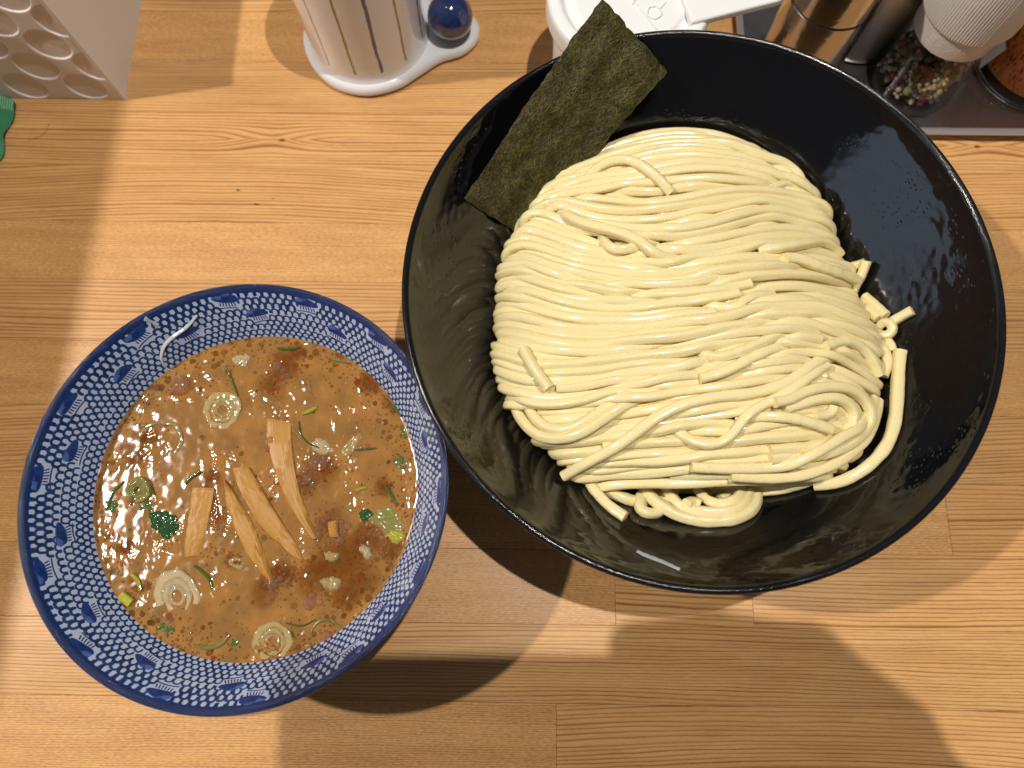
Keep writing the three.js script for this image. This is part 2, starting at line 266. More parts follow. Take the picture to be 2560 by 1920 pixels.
function strandOnMound(t, layer, o = {}) {
  const u0 = o.u0 ?? 0, u1 = o.u1 ?? 1, ph = rnd() * 99, amp = o.amp ?? rr(0.1, 0.38), pts = [], N = 46, lift = o.lift ?? -layer * 0.0030, cross = rr(-1, 1) * (o.cross ?? 0.022);
  for (let i = 0; i <= N; i++) {
    const u = lerp(u0, u1, i / N), env = Math.sin(Math.PI * clamp(u, 0.02, 0.98)) ** 0.5, tt = t + cross * (u - 0.5) + env * amp * 0.032 * (n2(u * 1.7 + ph, layer * 9) + 0.25 * n2(u * 4 + ph, 40));
    const [x, y] = guideAt(tt, u), c = 1 - 0.035 * layer, qx = MC[0] + (x - MC[0]) * c, qy = MC[1] + (y - MC[1]) * c;
    pts.push(PX(qx, qy, moundY(x, y) + lift + 0.0011 * n2(u * 3 + ph, 7.7)));
  }
  const tail = (p, q) => { const d = p.clone().sub(q).normalize(), out = p.clone().sub(MW).setY(0).normalize(), r = []; const a = p.clone().addScaledVector(d, 0.0022).addScaledVector(out, 0.0004); a.y -= 0.0024; r.push(a);
    const b = a.clone().addScaledVector(out, -0.0012); b.y -= 0.0042; r.push(b); const c = b.clone().addScaledVector(out, -0.0085); c.y -= 0.003; c.x += rr(-0.002, 0.002); c.z += 0.003; r.push(c); const e = c.clone().addScaledVector(out, -0.012); e.y -= 0.001; r.push(e); return r; };
  if (u0 === 0) pts.unshift(...tail(pts[0], pts[2]).reverse());
  if (u1 === 1) pts.push(...tail(pts[pts.length - 1], pts[pts.length - 3]));
  strands.push({ p: curve(pts, 0.0022), r: NR * rr(0.86, 1.1), pin: 0.03 });
}
for (let i = 0; i < 56; i++) strandOnMound((i + rr(0.25, 0.75)) / 56, 0, rnd() < 0.14 ? (rnd() < 0.5 ? { u1: rr(0.55, 0.85) } : { u0: rr(0.15, 0.45) }) : {});
for (let i = 0; i < 50; i++) strandOnMound((i + rr(0.1, 0.9)) / 50, 1, { amp: rr(0.3, 0.9), cross: 0.06 });
for (let i = 0; i < 40; i++) strandOnMound((i + rr(0.1, 0.9)) / 40, 2.1, { amp: rr(0.3, 0.9), cross: 0.08 });
for (let i = 0; i < 32; i++) strandOnMound((i + rr(0.1, 0.9)) / 32, 3.3, { amp: rr(0.3, 0.9), cross: 0.1 });
for (let i = 0; i < 12; i++) strandOnMound(0.11 + 0.14 * (i + rnd()) / 12, 0.7, { amp: rr(0.1, 0.4), cross: 0.03 });
for (let i = 0; i < 8; i++) strandOnMound(0.53 + 0.14 * (i + rnd()) / 8, 0.8, { amp: rr(0.1, 0.4), cross: 0.03 });
// strands that can be picked out singly (photo pixels), laid over the heap or on the wall of the bowl
const ov = (pts, lift = 0.0034, r = 1, dy = null) => strands.push({ p: curve(pts.map(([x, y], i) => PX(x, y, moundY(x, y) + (Array.isArray(lift) ? lift[i] : lift))), 0.0022), r: NR * 1.06 * r, pin: 0.22 });
const onWall = (pts, lift = 0.0022, r = 1) => strands.push({ p: curve(pts.map(([x, y], i) => bowlHit(x, y, Array.isArray(lift) ? lift[i] : lift)), 0.0022), r: NR * 1.12 * r, pin: 0.45 });
ov([[1453, 470], [1465, 448], [1485, 424], [1525, 400], [1572, 396], [1619, 421], [1650, 449], [1676, 480]], [-0.003, 0.002, 0.004, 0.0055, 0.0055, 0.0045, 0.003, -0.002]);
ov([[1308, 872], [1322, 900], [1345, 935], [1372, 972]], 0.004);
ov([[1506, 595], [1510, 612], [1534, 628], [1570, 626], [1600, 612], [1640, 600]], [-0.002, 0.002, 0.0035, 0.0035, 0.002, -0.001]);
ov([[1396, 520], [1420, 545], [1480, 566], [1540, 578], [1590, 600], [1640, 640], [1690, 650]], [-0.001, 0.003, 0.0042, 0.0042, 0.004, 0.003, -0.001], 1.05);
ov([[1411, 1190], [1450, 1166], [1500, 1140], [1547, 1114], [1600, 1075], [1645, 1040], [1704, 1012], [1790, 992], [1880, 985], [1990, 950], [2050, 905], [2100, 885]], [0.004, 0.0045, 0.0045, 0.0045, 0.0045, 0.004, 0.0035, 0.003, 0.002, 0.002, 0.001, -0.002], 1.08);
ov([[1280, 1010], [1298, 1045], [1340, 1090], [1390, 1100], [1450, 1085], [1510, 1045], [1560, 1010], [1620, 985]], [-0.001, 0.003, 0.004, 0.004, 0.004, 0.0035, 0.002, -0.001]);
ov([[1320, 1020], [1345, 1060], [1400, 1080], [1460, 1060], [1520, 1015], [1580, 990]], [-0.001, 0.002, 0.0025, 0.0025, 0.002, -0.001]);
ov([[1690, 1075], [1710, 1098], [1745, 1112], [1790, 1116], [1822, 1102], [1845, 1070], [1866, 1035], [1910, 1012], [1965, 990], [2010, 945], [2060, 905]], [0, 0.003, 0.0038, 0.004, 0.004, 0.004, 0.004, 0.004, 0.004, 0.003, 0], 0.95);
ov([[1930, 1005], [1959, 1000], [2032, 971], [2102, 966], [2155, 987], [2176, 1033], [2165, 1075], [2120, 1113], [2050, 1138], [1925, 1150]], 0.0042);
ov([[1960, 1024], [2050, 996], [2109, 996], [2142, 1026], [2142, 1064], [2112, 1096], [2050, 1115], [1925, 1129]], 0.0032);
ov([[2085, 1015], [2090, 1035], [2070, 1046], [2038, 1038]], 0.003, 0.95);
ov([[1840, 1050], [1910, 1040], [1980, 1043], [2032, 1057], [2076, 1073]], [-0.001, 0.003, 0.0042, 0.0045, 0.0045]);
ov([[1728, 1168], [1830, 1172], [1930, 1166], [2020, 1140], [2090, 1100], [2150, 1060], [2185, 1000]], [0.004, 0.004, 0.004, 0.004, 0.004, 0.003, 0]);
ov([[1825, 1189], [1900, 1195], [1980, 1194], [2060, 1172], [2130, 1130], [2178, 1070], [2194, 1000]], [0.004, 0.004, 0.004, 0.004, 0.004, 0.003, 0]);
ov([[2060, 905], [2040, 915], [2060, 872], [2120, 850], [2170, 880], [2195, 940]].slice(2), 0.003);
ov([[1960, 650], [1985, 642], [2050, 668], [2098, 684], [2136, 700]], [0.002, 0.004, 0.0045, 0.0045, 0.005], 1.1);
ov([[1895, 628], [1940, 620], [2000, 612], [2060, 602], [2085, 616], [2096, 640]], [-0.001, 0.003, 0.004, 0.005, 0.005, 0]);
ov([[1760, 760], [1800, 772], [1840, 776], [1858, 750], [1890, 738], [1930, 742]], [-0.001, 0.003, 0.004, 0.004, 0.003, -0.001], 0.9);
ov([[1745, 872], [1750, 890], [1790, 898], [1850, 880], [1920, 850], [2000, 830]], [-0.001, 0.003, 0.004, 0.004, 0.003, -0.001]);
ov([[1748, 945], [1800, 935], [1870, 900], [1930, 872], [2000, 848]], [0.0035, 0.0038, 0.0036, 0.002, -0.001]);
ov([[1922, 476], [1950, 462], [1972, 462], [1990, 474], [1996, 500], [1985, 505]], [0.001, 0.004, 0.005, 0.004, 0, -0.002], 0.9);
onWall([[2245, 879], [2244, 920], [2242, 956], [2238, 1040], [2217, 1110], [2169, 1166], [2120, 1197], [2078, 1211], [2030, 1206]], 0.0024, 1.1);
onWall([[2110, 672], [2136, 666], [2151, 662], [2164, 656]], 0.006, 0.9);
onWall([[2130, 735], [2143, 705], [2155, 688], [2166, 653]], 0.0075, 0.9);
onWall([[2190, 840], [2196, 812], [2218, 798], [2236, 812], [2234, 836], [2212, 846], [2192, 836], [2180, 828]], [0.004, 0.006, 0.007, 0.006, 0.005, 0.005, 0.008, 0.008], 0.85);
onWall([[2205, 818], [2231, 802], [2255, 790], [2279, 777]], 0.0024, 0.95);
onWall([[2145, 760], [2175, 775], [2198, 800]], 0.007, 0.9);
onWall([[2160, 740], [2185, 762], [2215, 790]], 0.005, 0.9);
onWall([[2186, 850], [2214, 874], [2222, 905], [2206, 940]], 0.006);
onWall([[2180, 838], [2225, 850], [2228, 880]], 0.0035, 0.9);
onWall([[1466, 1165], [1470, 1185], [1478, 1210], [1502, 1245], [1530, 1272], [1563, 1293]], 0.0024, 1.0);
onWall([[1440, 1180], [1455, 1200], [1485, 1212], [1530, 1196], [1570, 1190]], 0.0028, 0.95);
onWall([[1500, 1205], [1530, 1232], [1580, 1250], [1630, 1240], [1690, 1230]], 0.003, 1);
onWall([[1650, 1236], [1622, 1234], [1598, 1248], [1594, 1272], [1616, 1286], [1648, 1280], [1668, 1264], [1660, 1246]], [0.003, 0.003, 0.003, 0.003, 0.003, 0.003, 0.004, 0.006], 0.95);
onWall([[1600, 1205], [1616, 1236], [1645, 1264], [1690, 1288], [1750, 1300], [1830, 1296], [1878, 1275], [1893, 1245], [1885, 1215]], [0.008, 0.0065, 0.0055, 0.004, 0.003, 0.003, 0.003, 0.003, 0.004], 1.05);
onWall([[1660, 1210], [1675, 1240], [1700, 1265], [1750, 1280], [1820, 1281], [1862, 1262], [1872, 1230]], [0.010, 0.008, 0.007, 0.0065, 0.0065, 0.0065, 0.006], 1);
onWall([[1745, 1225], [1770, 1255], [1810, 1264], [1845, 1250], [1856, 1225]], [0.009, 0.009, 0.009, 0.009, 0.008], 0.95);
onWall([[1715, 1265], [1735, 1252], [1752, 1262]], 0.0085, 0.95);
onWall([[1800, 1250], [1830, 1230], [1880, 1225], [1960, 1218], [2040, 1195]], 0.003);
onWall([[1560, 1170], [1640, 1200], [1740, 1215], [1850, 1215], [1950, 1205], [2050, 1180]], 0.006);
onWall([[1480, 1150], [1560, 1190], [1660, 1212], [1780, 1222], [1880, 1222]], 0.0035);
// let the strands push each other apart until they only touch
{
  const px = [], own = [], rad = [], pin = [], home = [];
  strands.forEach((s, k) => { s.at = px.length; for (const p of s.p) { px.push(p); own.push(k); rad.push(s.r); pin.push(s.pin); home.push(p.clone()); } });
  const C = 0.0046, key = (i, j, k) => (i * 73856093) ^ (j * 19349663) ^ (k * 83492791);
  for (let it = 0; it < 46; it++) {
    const grid = new Map(); px.forEach((p, i) => { const q = key(Math.floor(p.x / C), Math.floor(p.y / C), Math.floor(p.z / C)); (grid.get(q) ?? grid.set(q, []).get(q)).push(i); });
    const mv = px.map(() => V(0, 0, 0)), d = V();
    px.forEach((p, i) => {
      const a = Math.floor(p.x / C), b = Math.floor(p.y / C), c = Math.floor(p.z / C);
      for (let x = -1; x < 2; x++) for (let y = -1; y < 2; y++) for (let z = -1; z < 2; z++) for (const j of grid.get(key(a + x, b + y, c + z)) ?? []) {
        if (j <= i || (own[i] === own[j] && Math.abs(i - j) < 7)) continue;
        d.subVectors(p, px[j]); const L = d.length(), m = (rad[i] + rad[j]) * 0.86; if (L >= m) continue;
        if (L < 1e-6) d.set(0, 1, 0); else d.divideScalar(L); d.y *= 1.25; const f = (m - L) * 0.3, wi = pin[j] + 0.02, wj = pin[i] + 0.02;
        mv[i].addScaledVector(d, f * 2 * wi / (wi + wj)); mv[j].addScaledVector(d, -f * 2 * wj / (wi + wj));
      }
    });
    px.forEach((p, i) => { const m = mv[i], L = m.length(); if (L > 0.0009) m.multiplyScalar(0.0009 / L); p.add(m); });
    for (let pass = 0; pass < 2; pass++) for (const s of strands) { const q = s.p, n = q.length, l = q.map((p) => p.clone()); for (let i = 1; i < n - 1; i++) q[i].lerp(l[i - 1].clone().add(l[i + 1]).multiplyScalar(0.5), 0.4); }
    px.forEach((p, i) => { p.lerp(home[i], pin[i] * 0.5); const r = Math.hypot(p.x - CB[0], p.z - CB[1]), f = innerY(r) + rad[i] * 1.15; if (p.y < f) p.y = f; });
  }
}
const mNoodle = P({ name: 'wet_noodle', color: lin(0.94, 0.81, 0.435), roughness: 0.9, specularIntensity: 0.4, transmission: 0.18, thickness: 0, clearcoat: 0.8, clearcoatRoughness: 0.16, bumpMap: rep(grain, 0.8, 0.6), bumpScale: 0.0002 });
{
  const heap = thing('noodle_heap', 'heap of thick pale yellow wheat noodles folded in the black bowl', 'noodles', [CB[0], 0, CB[1]]);
  const off = V(CB[0], 0, CB[1]), ring = squarish(1, 12, 0.7);
  for (const s of strands) {
    const pts = curve(s.p, 0.0013).map((p) => p.clone().sub(off)), tw = rr(0, 6.28), ph = rr(0, 50), rg = ring.map(([a, b]) => [(a * Math.cos(tw) - b * Math.sin(tw)) * s.r, (a * Math.sin(tw) + b * Math.cos(tw)) * s.r]);
    mesh('noodle', sweep(pts, rg, (u) => 1 + 0.07 * n2(u * 7 + ph, ph), true, 1, 0.022), mNoodle, heap);
  }
}

// ---------------------------------------------------------------- nori
{
  const T = V(0, 0, 0), S = 44, Q = 22;
  const cT = D(1300, -4, 0.104), cR = D(1442, 156, 0.081), cL = bowlHit(1003 * K, 430 * K, 0.0012), cB0 = bowlHit(1095 * K, 492 * K, 0.0016);
  const w = cT.distanceTo(cR), cBt = cL.clone().add(cB0.clone().sub(cL).normalize().multiplyScalar(w * 0.98)); cBt.y = Math.max(cBt.y, innerY(Math.hypot(cBt.x - CB[0], cBt.z - CB[1])) + 0.0012);
  const nrm = cR.clone().sub(cT).cross(cL.clone().sub(cT)).normalize(); if (nrm.y < 0) nrm.negate();
  const pos = [], uv = [], idx = [], th = 0.00035;
  for (const side of [1, 0]) for (let i = 0; i <= S; i++) for (let j = 0; j <= Q; j++) {
    let u = i / S, v = j / Q; const rag = (q, c) => 0.5 * 0.0010 * (n2(q * 16, c) + 0.8 * n2(q * 47, c + 5));
    if (i === 0) u += rag(v, 3) / 0.09; if (i === S) u += rag(v, 9) / 0.09; if (j === 0) v += rag(u, 14) / 0.05; if (j === Q) v += rag(u, 21) / 0.05;
    const p = cT.clone().lerp(cR, v).lerp(cL.clone().lerp(cBt, v), u);
    p.addScaledVector(nrm, -0.004 * Math.sin(Math.PI * u) + 0.0013 * n2(u * 4, v * 2.5) + 0.0004 * n2(u * 13, v * 8) + (side ? th : 0));
    const f = innerY(Math.hypot(p.x - CB[0], p.z - CB[1])) + 0.0006 + (side ? th : 0), rh = Math.hypot(p.x - CB[0], p.z - CB[1]); if (rh < 0.117 && p.y < f) p.y = f;
    pos.push(p.x, p.y, p.z); uv.push(u, v);
  }
  const M = (S + 1) * (Q + 1), id = (i, j) => i * (Q + 1) + j, quad = (a, b, c, e) => idx.push(a, b, c, a, c, e);
  for (let i = 0; i < S; i++) for (let j = 0; j < Q; j++) { quad(id(i, j), id(i, j + 1), id(i + 1, j + 1), id(i + 1, j)); quad(M + id(i, j), M + id(i + 1, j), M + id(i + 1, j + 1), M + id(i, j + 1)); }
  for (let i = 0; i < S; i++) for (const j of [0, Q]) quad(id(i, j), id(i + 1, j), M + id(i + 1, j), M + id(i, j));
  for (let j = 0; j < Q; j++) for (const i of [0, S]) quad(id(i, j), id(i, j + 1), M + id(i, j + 1), M + id(i, j));
  const g = new THREE.BufferGeometry(); g.setAttribute('position', new THREE.Float32BufferAttribute(pos, 3)); g.setAttribute('uv', new THREE.Float32BufferAttribute(uv, 2)); g.setIndex(idx); g.computeVertexNormals();
  const paint = (bump) => (c, W, H) => {
    c.fillStyle = bump ? '#666' : 'rgb(58,54,29)'; c.fillRect(0, 0, W, H);
    for (let i = 0; i < 900; i++) { const g0 = rnd(); c.fillStyle = bump ? 'rgba(120,120,120,0.12)' : `rgba(${40 + 40 * g0},${38 + 42 * g0},${14 + 12 * g0},0.22)`; c.beginPath(); c.ellipse(rr(0, W), rr(0, H), rr(10, 70), rr(8, 36), rr(0, 6), 0, 7); c.fill(); }
    for (let i = 0; i < 7000; i++) {
      const x = rr(0, W), y = rr(0, H), a = rr(-0.9, 0.9) + (rnd() < 0.35 ? 1.4 : 0), L = rr(20, 90), k = rnd(), br = rnd() < 0.1 ? 1.45 : 1, f = fbm(x / 170, y / 170, 3), v = clamp(0.5 + f, 0, 1) * br;
      c.strokeStyle = bump ? `rgba(${k > 0.5 ? 255 : 0},${k > 0.5 ? 255 : 0},${k > 0.5 ? 255 : 0},0.16)` : k < 0.42 ? `rgba(${26 + 16 * v},${25 + 14 * v},${12},0.5)` : k < 0.72 ? `rgba(${98 + 42 * v},${92 + 42 * v},${48 + 14 * v},0.36)` : `rgba(${98 + 24 * v},${80 + 28 * v},${46 + 10 * v},0.48)`;
      c.lineWidth = rr(2, 7.5); c.beginPath(); c.moveTo(x, y); c.quadraticCurveTo(x + L * 0.5 * Math.cos(a) + rr(-6, 6), y + L * 0.5 * Math.sin(a) + rr(-6, 6), x + L * Math.cos(a), y + L * Math.sin(a)); c.stroke();
    }
    if (!bump) for (let i = 0; i < 26; i++) { c.fillStyle = 'rgba(16,15,8,0.6)'; c.beginPath(); c.ellipse(rr(0, W), rr(0, H), rr(3, 16), rr(2, 6), rr(0, 6), 0, 7); c.fill(); }
  };
  const m = mesh('nori_sheet', g, P({ name: 'nori', color: lin(1, 1, 1), map: canvasTex(1536, 800, paint(false)), bumpMap: canvasTex(1024, 533, paint(true), false), bumpScale: 0.0005, roughness: 0.62, specularIntensity: 0.45, transmission: 0.14, thickness: 0 }));
  tag(m, 'dark green dried seaweed sheet leaning on the rim of the black bowl', 'seaweed');
}

// ---------------------------------------------------------------- broth bowl
const CU = [-0.1123, -0.0304], RU = 0.0851, SOUP = 0.045;
const blueInner = smoothProfile([[0.0648, 0.0375], [0.0692, 0.045], [0.0739, 0.0535], [0.0786, 0.0620], [0.0826, 0.0690]], 24);
const mNavy = P({ name: 'cobalt_glaze', color: lin(0.006, 0.027, 0.112), roughness: 0.12, ior: 1.5, bumpMap: rep(grain, 14, 2), bumpScale: 0.0002 });
{
  const bowl = thing('broth_bowl', 'blue and white porcelain bowl with a fish-net pattern holding the broth', 'bowl', [CU[0], 0, CU[1]]);
  const W = 2048, H = 300, LEN = 0.0357, pxmm = H / (LEN * 1000), cols = 75;
  const print = canvasTex(W, H, (c) => {
    c.fillStyle = 'rgb(182,196,220)'; c.fillRect(0, 0, W, H);
    for (let i = 0; i < 500; i++) { c.fillStyle = `rgba(${185 + rr(-15, 25)},${196 + rr(-10, 20)},${226},0.10)`; c.beginPath(); c.arc(rr(0, W), rr(0, H), rr(6, 30), 0, 7); c.fill(); }
    const birds = []; for (let i = 0; i < 7; i++) birds.push([(i + 0.5 + rr(-0.12, 0.12)) * W / 7, 32 + rr(-6, 10), rr(-0.15, 0.25)]); for (let i = 0; i < 7; i++) birds.push([(i + 0.05 + rr(-0.12, 0.12)) * W / 7, 122 + rr(-10, 18), rr(-0.15, 0.25)]);
    const near = (x, y, k = 1) => birds.some(([bx, by]) => { let dx = Math.abs(x - bx); dx = Math.min(dx, W - dx); return Math.hypot(dx / 48, (y - by - 8) / 33) < k; });
    const rowY = []; for (let y = 5, s = 29; y < H + 30; y += s, s = Math.max(20.5, s * 0.962)) rowY.push([y, s]);
    rowY.forEach(([y, s], r) => {
      const sw = W / cols;
      for (let k = -1; k <= cols; k++) {
        const x = (k + (r % 2 ? 0.5 : 0)) * sw + rr(-1.6, 1.6), yy = y + rr(-1.6, 1.6) + 3 * Math.sin(k * 0.21 + r), w = sw * 0.43 * rr(0.92, 1.08), h = s * rr(0.66, 0.86); if (near(x, yy + h * 0.4)) continue;
        const tone = rnd(); c.strokeStyle = `rgba(${5 + 12 * tone},${34 + 18 * tone},${84 + 26 * tone},${0.86 + 0.12 * rnd()})`; c.lineWidth = r < 3 ? rr(8.6, 10.8) : rr(6.5, 8); c.lineCap = 'round'; c.lineJoin = 'round';
        c.beginPath(); c.moveTo(x - w, yy + h); c.bezierCurveTo(x - w * 1.08, yy + h * 0.1, x - w * 0.55, yy, x, yy); c.bezierCurveTo(x + w * 0.55, yy, x + w * 1.08, yy + h * 0.1, x + w, yy + h * rr(0.8, 1)); c.stroke();
      }
    });
    for (const [bx, by, t] of birds) for (const wrap of [-W, 0, W]) {
      c.save(); c.translate(bx + wrap, by); c.rotate(t); c.scale(1.25, 1.15);
      const blob = (x, y, a, b, col) => { c.fillStyle = col; c.beginPath(); for (let i = 0; i <= 20; i++) { const q = i / 20 * 6.283, k = 1 + 0.12 * Math.sin(q * 3 + bx); c.lineTo(x + a * k * Math.cos(q), y + b * k * Math.sin(q)); } c.fill(); };
      blob(2, -8, 34, 17, 'rgba(44,74,142,0.9)'); blob(-10, -6, 22, 14, 'rgba(18,52,118,0.85)'); blob(12, -3, 20, 11, 'rgba(14,42,104,0.85)'); blob(22, -14, 11, 9, 'rgba(86,118,186,0.7)');
      c.strokeStyle = 'rgba(16,34,96,0.9)'; c.lineCap = 'round'; c.lineWidth = 3.6; for (let i = 0; i < 6; i++) { c.beginPath(); c.moveTo(-18 + i * 7.4, 10); c.lineTo(-22 + i * 8.4, 23 - Math.abs(i - 2)); c.stroke(); }
      c.lineWidth = 4.2; c.beginPath(); c.moveTo(-26, 30); c.quadraticCurveTo(4, 26, 30, 32); c.stroke();
      c.restore();
    }
    const edge = 'rgba(10,42,104,0.92)'; c.fillStyle = edge; c.beginPath(); c.moveTo(0, 0); for (let x = 0; x <= W; x += 8) c.lineTo(x, 13 + 3 * n2(x / 40, 1) + 2 * n2(x / 9, 2)); c.lineTo(W, 0); c.fill();
  });
  print.wrapT = THREE.ClampToEdgeWrapping;
  const inner = lathe(blueInner, 180), uv = inner.attributes.uv; for (let i = 0; i < uv.count; i++) uv.setX(i, uv.getX(i) * 2);
  mesh('interior', inner, P({ name: 'printed_porcelain', map: print, roughness: 0.14, ior: 1.5, bumpMap: rep(grain, 9, 1), bumpScale: 0.00018 }), bowl);
  mesh('rim', lathe(smoothProfile([[0.0826, 0.0690], [0.0832, 0.0699], [0.0840, 0.0702], [0.0848, 0.0698], [0.0851, 0.0688], [0.0849, 0.0676]], 12), 180), mNavy, bowl);
  mesh('exterior', lathe(smoothProfile([[0.0849, 0.0676], [0.081, 0.059], [0.075, 0.0475], [0.066, 0.033], [0.055, 0.019], [0.044, 0.0105], [0.0395, 0.008], [0.0385, 0.001], [0.0375, 0], [0.0355, 0], [0.0345, 0.0015], [0.034, 0.006], [0.015, 0.0065], [0, 0.0065]], 44), 120), mNavy, bowl);
  mesh('floor', lathe(smoothProfile([[0, 0.0115], [0.03, 0.0118], [0.045, 0.0165], [0.057, 0.0265], [0.0648, 0.0375]], 20), 96), P({ name: 'white_glaze', color: lin(0.66, 0.69, 0.76), roughness: 0.2 }), bowl);
}
// ---------------------------------------------------------------- broth
const SR = 0.0695, S = (x, y, h = SOUP) => D(x, y, h), toC = (p, W) => [((p.x - CU[0]) / (2 * SR) + 0.5) * W, ((p.z - CU[1]) / (2 * SR) + 0.5) * W];
const soupRipple = (x, z) => (0.00010 * n2(x * 150, z * 150) + (0.00026 * n2(x * 150, z * 115) + 0.00013 * n2(x * 330 + 7, z * 300)) * (0.12 + 0.88 * sst(n2(x * 34 + 3, z * 34), -0.1, 0.6)));
const U = 1 / 4860 * K;     // metres per picture unit (2212 px wide picture) at the broth
const OIL = [[620, 790, 42], [590, 830, 34], [640, 760, 26], [690, 1010, 44], [660, 1045, 34], [710, 1130, 40], [760, 1190, 60], [720, 1220, 60], [680, 1240, 50], [610, 1240, 42], [580, 1270, 40], [800, 1160, 44], [845, 1180, 34], [290, 975, 36], [320, 940, 26], [800, 830, 40], [850, 870, 26], [780, 1250, 40], [455, 1035, 26], [470, 1110, 26], [500, 1210, 22], [740, 1290, 40], [270, 1180, 26], [300, 1260, 24], [830, 1050, 24]];
{
  const W = 1800, sc = W / (2 * SR);
  const oilAt = (x, y) => { let s = 0; for (const [a, b, r] of OIL) { const d = Math.hypot(x - a, y - b) / r; s = Math.max(s, 1 - d * 0.72); } return s; };
  const tex = canvasTex(W, W, (c) => {
    const im = c.createImageData(W, W);
    for (let y = 0; y < W; y++) for (let x = 0; x < W; x++) {
      const X = x / sc, Y = y / sc, f = fbm(X * 55, Y * 55, 3), g = n2(X * 900, Y * 900), i = (y * W + x) * 4, k = 1 + 0.17 * f + 0.02 * g;
      im.data[i] = 147 * k; im.data[i + 1] = 105 * k - 3 * f; im.data[i + 2] = 55 * k - 5 * f; im.data[i + 3] = 255;
    }
    c.putImageData(im, 0, 0);
    const spot = (p, r, col) => { const [x, y] = toC(p, W); c.fillStyle = col; c.beginPath(); c.arc(x, y, r * sc, 0, 7); c.fill(); };
    for (const [a, b, r] of OIL) for (let i = 0; i < 7; i++) { const q = rr(0, 6.28), d = r * 0.55 * Math.sqrt(rnd()), [x, y] = toC(S(a + d * Math.cos(q), b + d * Math.sin(q)), W), rad = r * rr(0.35, 0.7) * U * sc, gr = c.createRadialGradient(x, y, 0, x, y, rad); gr.addColorStop(0, 'rgba(108,62,18,0.30)'); gr.addColorStop(0.75, 'rgba(110,64,18,0.24)'); gr.addColorStop(1, 'rgba(114,68,22,0)'); c.fillStyle = gr; c.beginPath(); c.arc(x, y, rad, 0, 7); c.fill(); }
    for (const [a, b, r] of OIL) for (let i = 0; i < 34; i++) { const q = rr(0, 6.28), d = r * 0.9 * Math.sqrt(rnd()); spot(S(a + d * Math.cos(q), b + d * Math.sin(q)), rr(0.0004, 0.0016) * (1.25 - d / r), `rgba(${98 + rr(-14, 26)},${52 + rr(-8, 14)},${17 + rr(-5, 7)},${rr(0.2, 0.42)})`); }
    for (let n = 0; n < 5200; n++) {
      const a = rr(0, 6.28), q = Math.sqrt(rnd()), p = V(CU[0] + SR * q * Math.cos(a), 0, CU[1] + SR * q * Math.sin(a)), e = fbm(p.x * 45 + 9, p.z * 45, 2), edge = sst(q, 0.7, 0.97);
      const pr = proj(p.x, SOUP, p.z), w = Math.max(oilAt(pr[0] / K, pr[1] / K) * 0.9, edge * 0.75, e * 1.5 - 0.12); if (rnd() > w + 0.03) continue;
      const r = rr(0.00018, 0.00042) * (rnd() < 0.12 ? 2.6 : 1) * (0.8 + w); spot(p, r, `rgba(${96 + rr(-22, 20)},${54 + rr(-12, 12)},${18 + rr(-8, 8)},${rr(0.4, 0.75)})`);
    }
    for (let n = 0; n < 380; n++) { const a = rr(0, 6.28), q = Math.sqrt(rnd()); spot(V(CU[0] + SR * q * Math.cos(a), 0, CU[1] + SR * q * Math.sin(a)), rr(0.00007, 0.0002), 'rgba(60,32,14,0.5)'); }
  });
  const NA = 420, NQ = 190, pos = [], uv = [], idx = [];
  for (let i = 0; i <= NQ; i++) for (let k = 0; k <= NA; k++) {
    const q = i / NQ, a = k / NA * 2 * Math.PI, r = SR * q, x = r * Math.cos(a), z = r * Math.sin(a), men = Math.max(0, q - 0.975) / 0.025;
    pos.push(x, SOUP + soupRipple(x, z) * (1 - men) + 0.0004 * men * men, z); uv.push(x / (2 * SR) + 0.5, 0.5 - z / (2 * SR));
  }
  for (let i = 0; i < NQ; i++) for (let k = 0; k < NA; k++) { const a = i * (NA + 1) + k, b = a + NA + 1; idx.push(a, a + 1, b, b, a + 1, b + 1); }
  const g = new THREE.BufferGeometry(); g.setAttribute('position', new THREE.Float32BufferAttribute(pos, 3)); g.setAttribute('uv', new THREE.Float32BufferAttribute(uv, 2)); g.setIndex(idx); g.computeVertexNormals();
  const m = mesh('broth', g, P({ name: 'oily_broth', map: tex, roughness: 0.13, ior: 1.5 }));
  m.position.set(CU[0], 0, CU[1]); tag(m, 'brown dipping broth with floating oil drops in the blue bowl', 'soup');
}
function proj(x, y, z) { const v = V(x, y, z).sub(EYE), d = v.dot(AX.fw); return [1280 + FPX * v.dot(AX.rt) / d, 960 - FPX * v.dot(AX.up) / d]; }

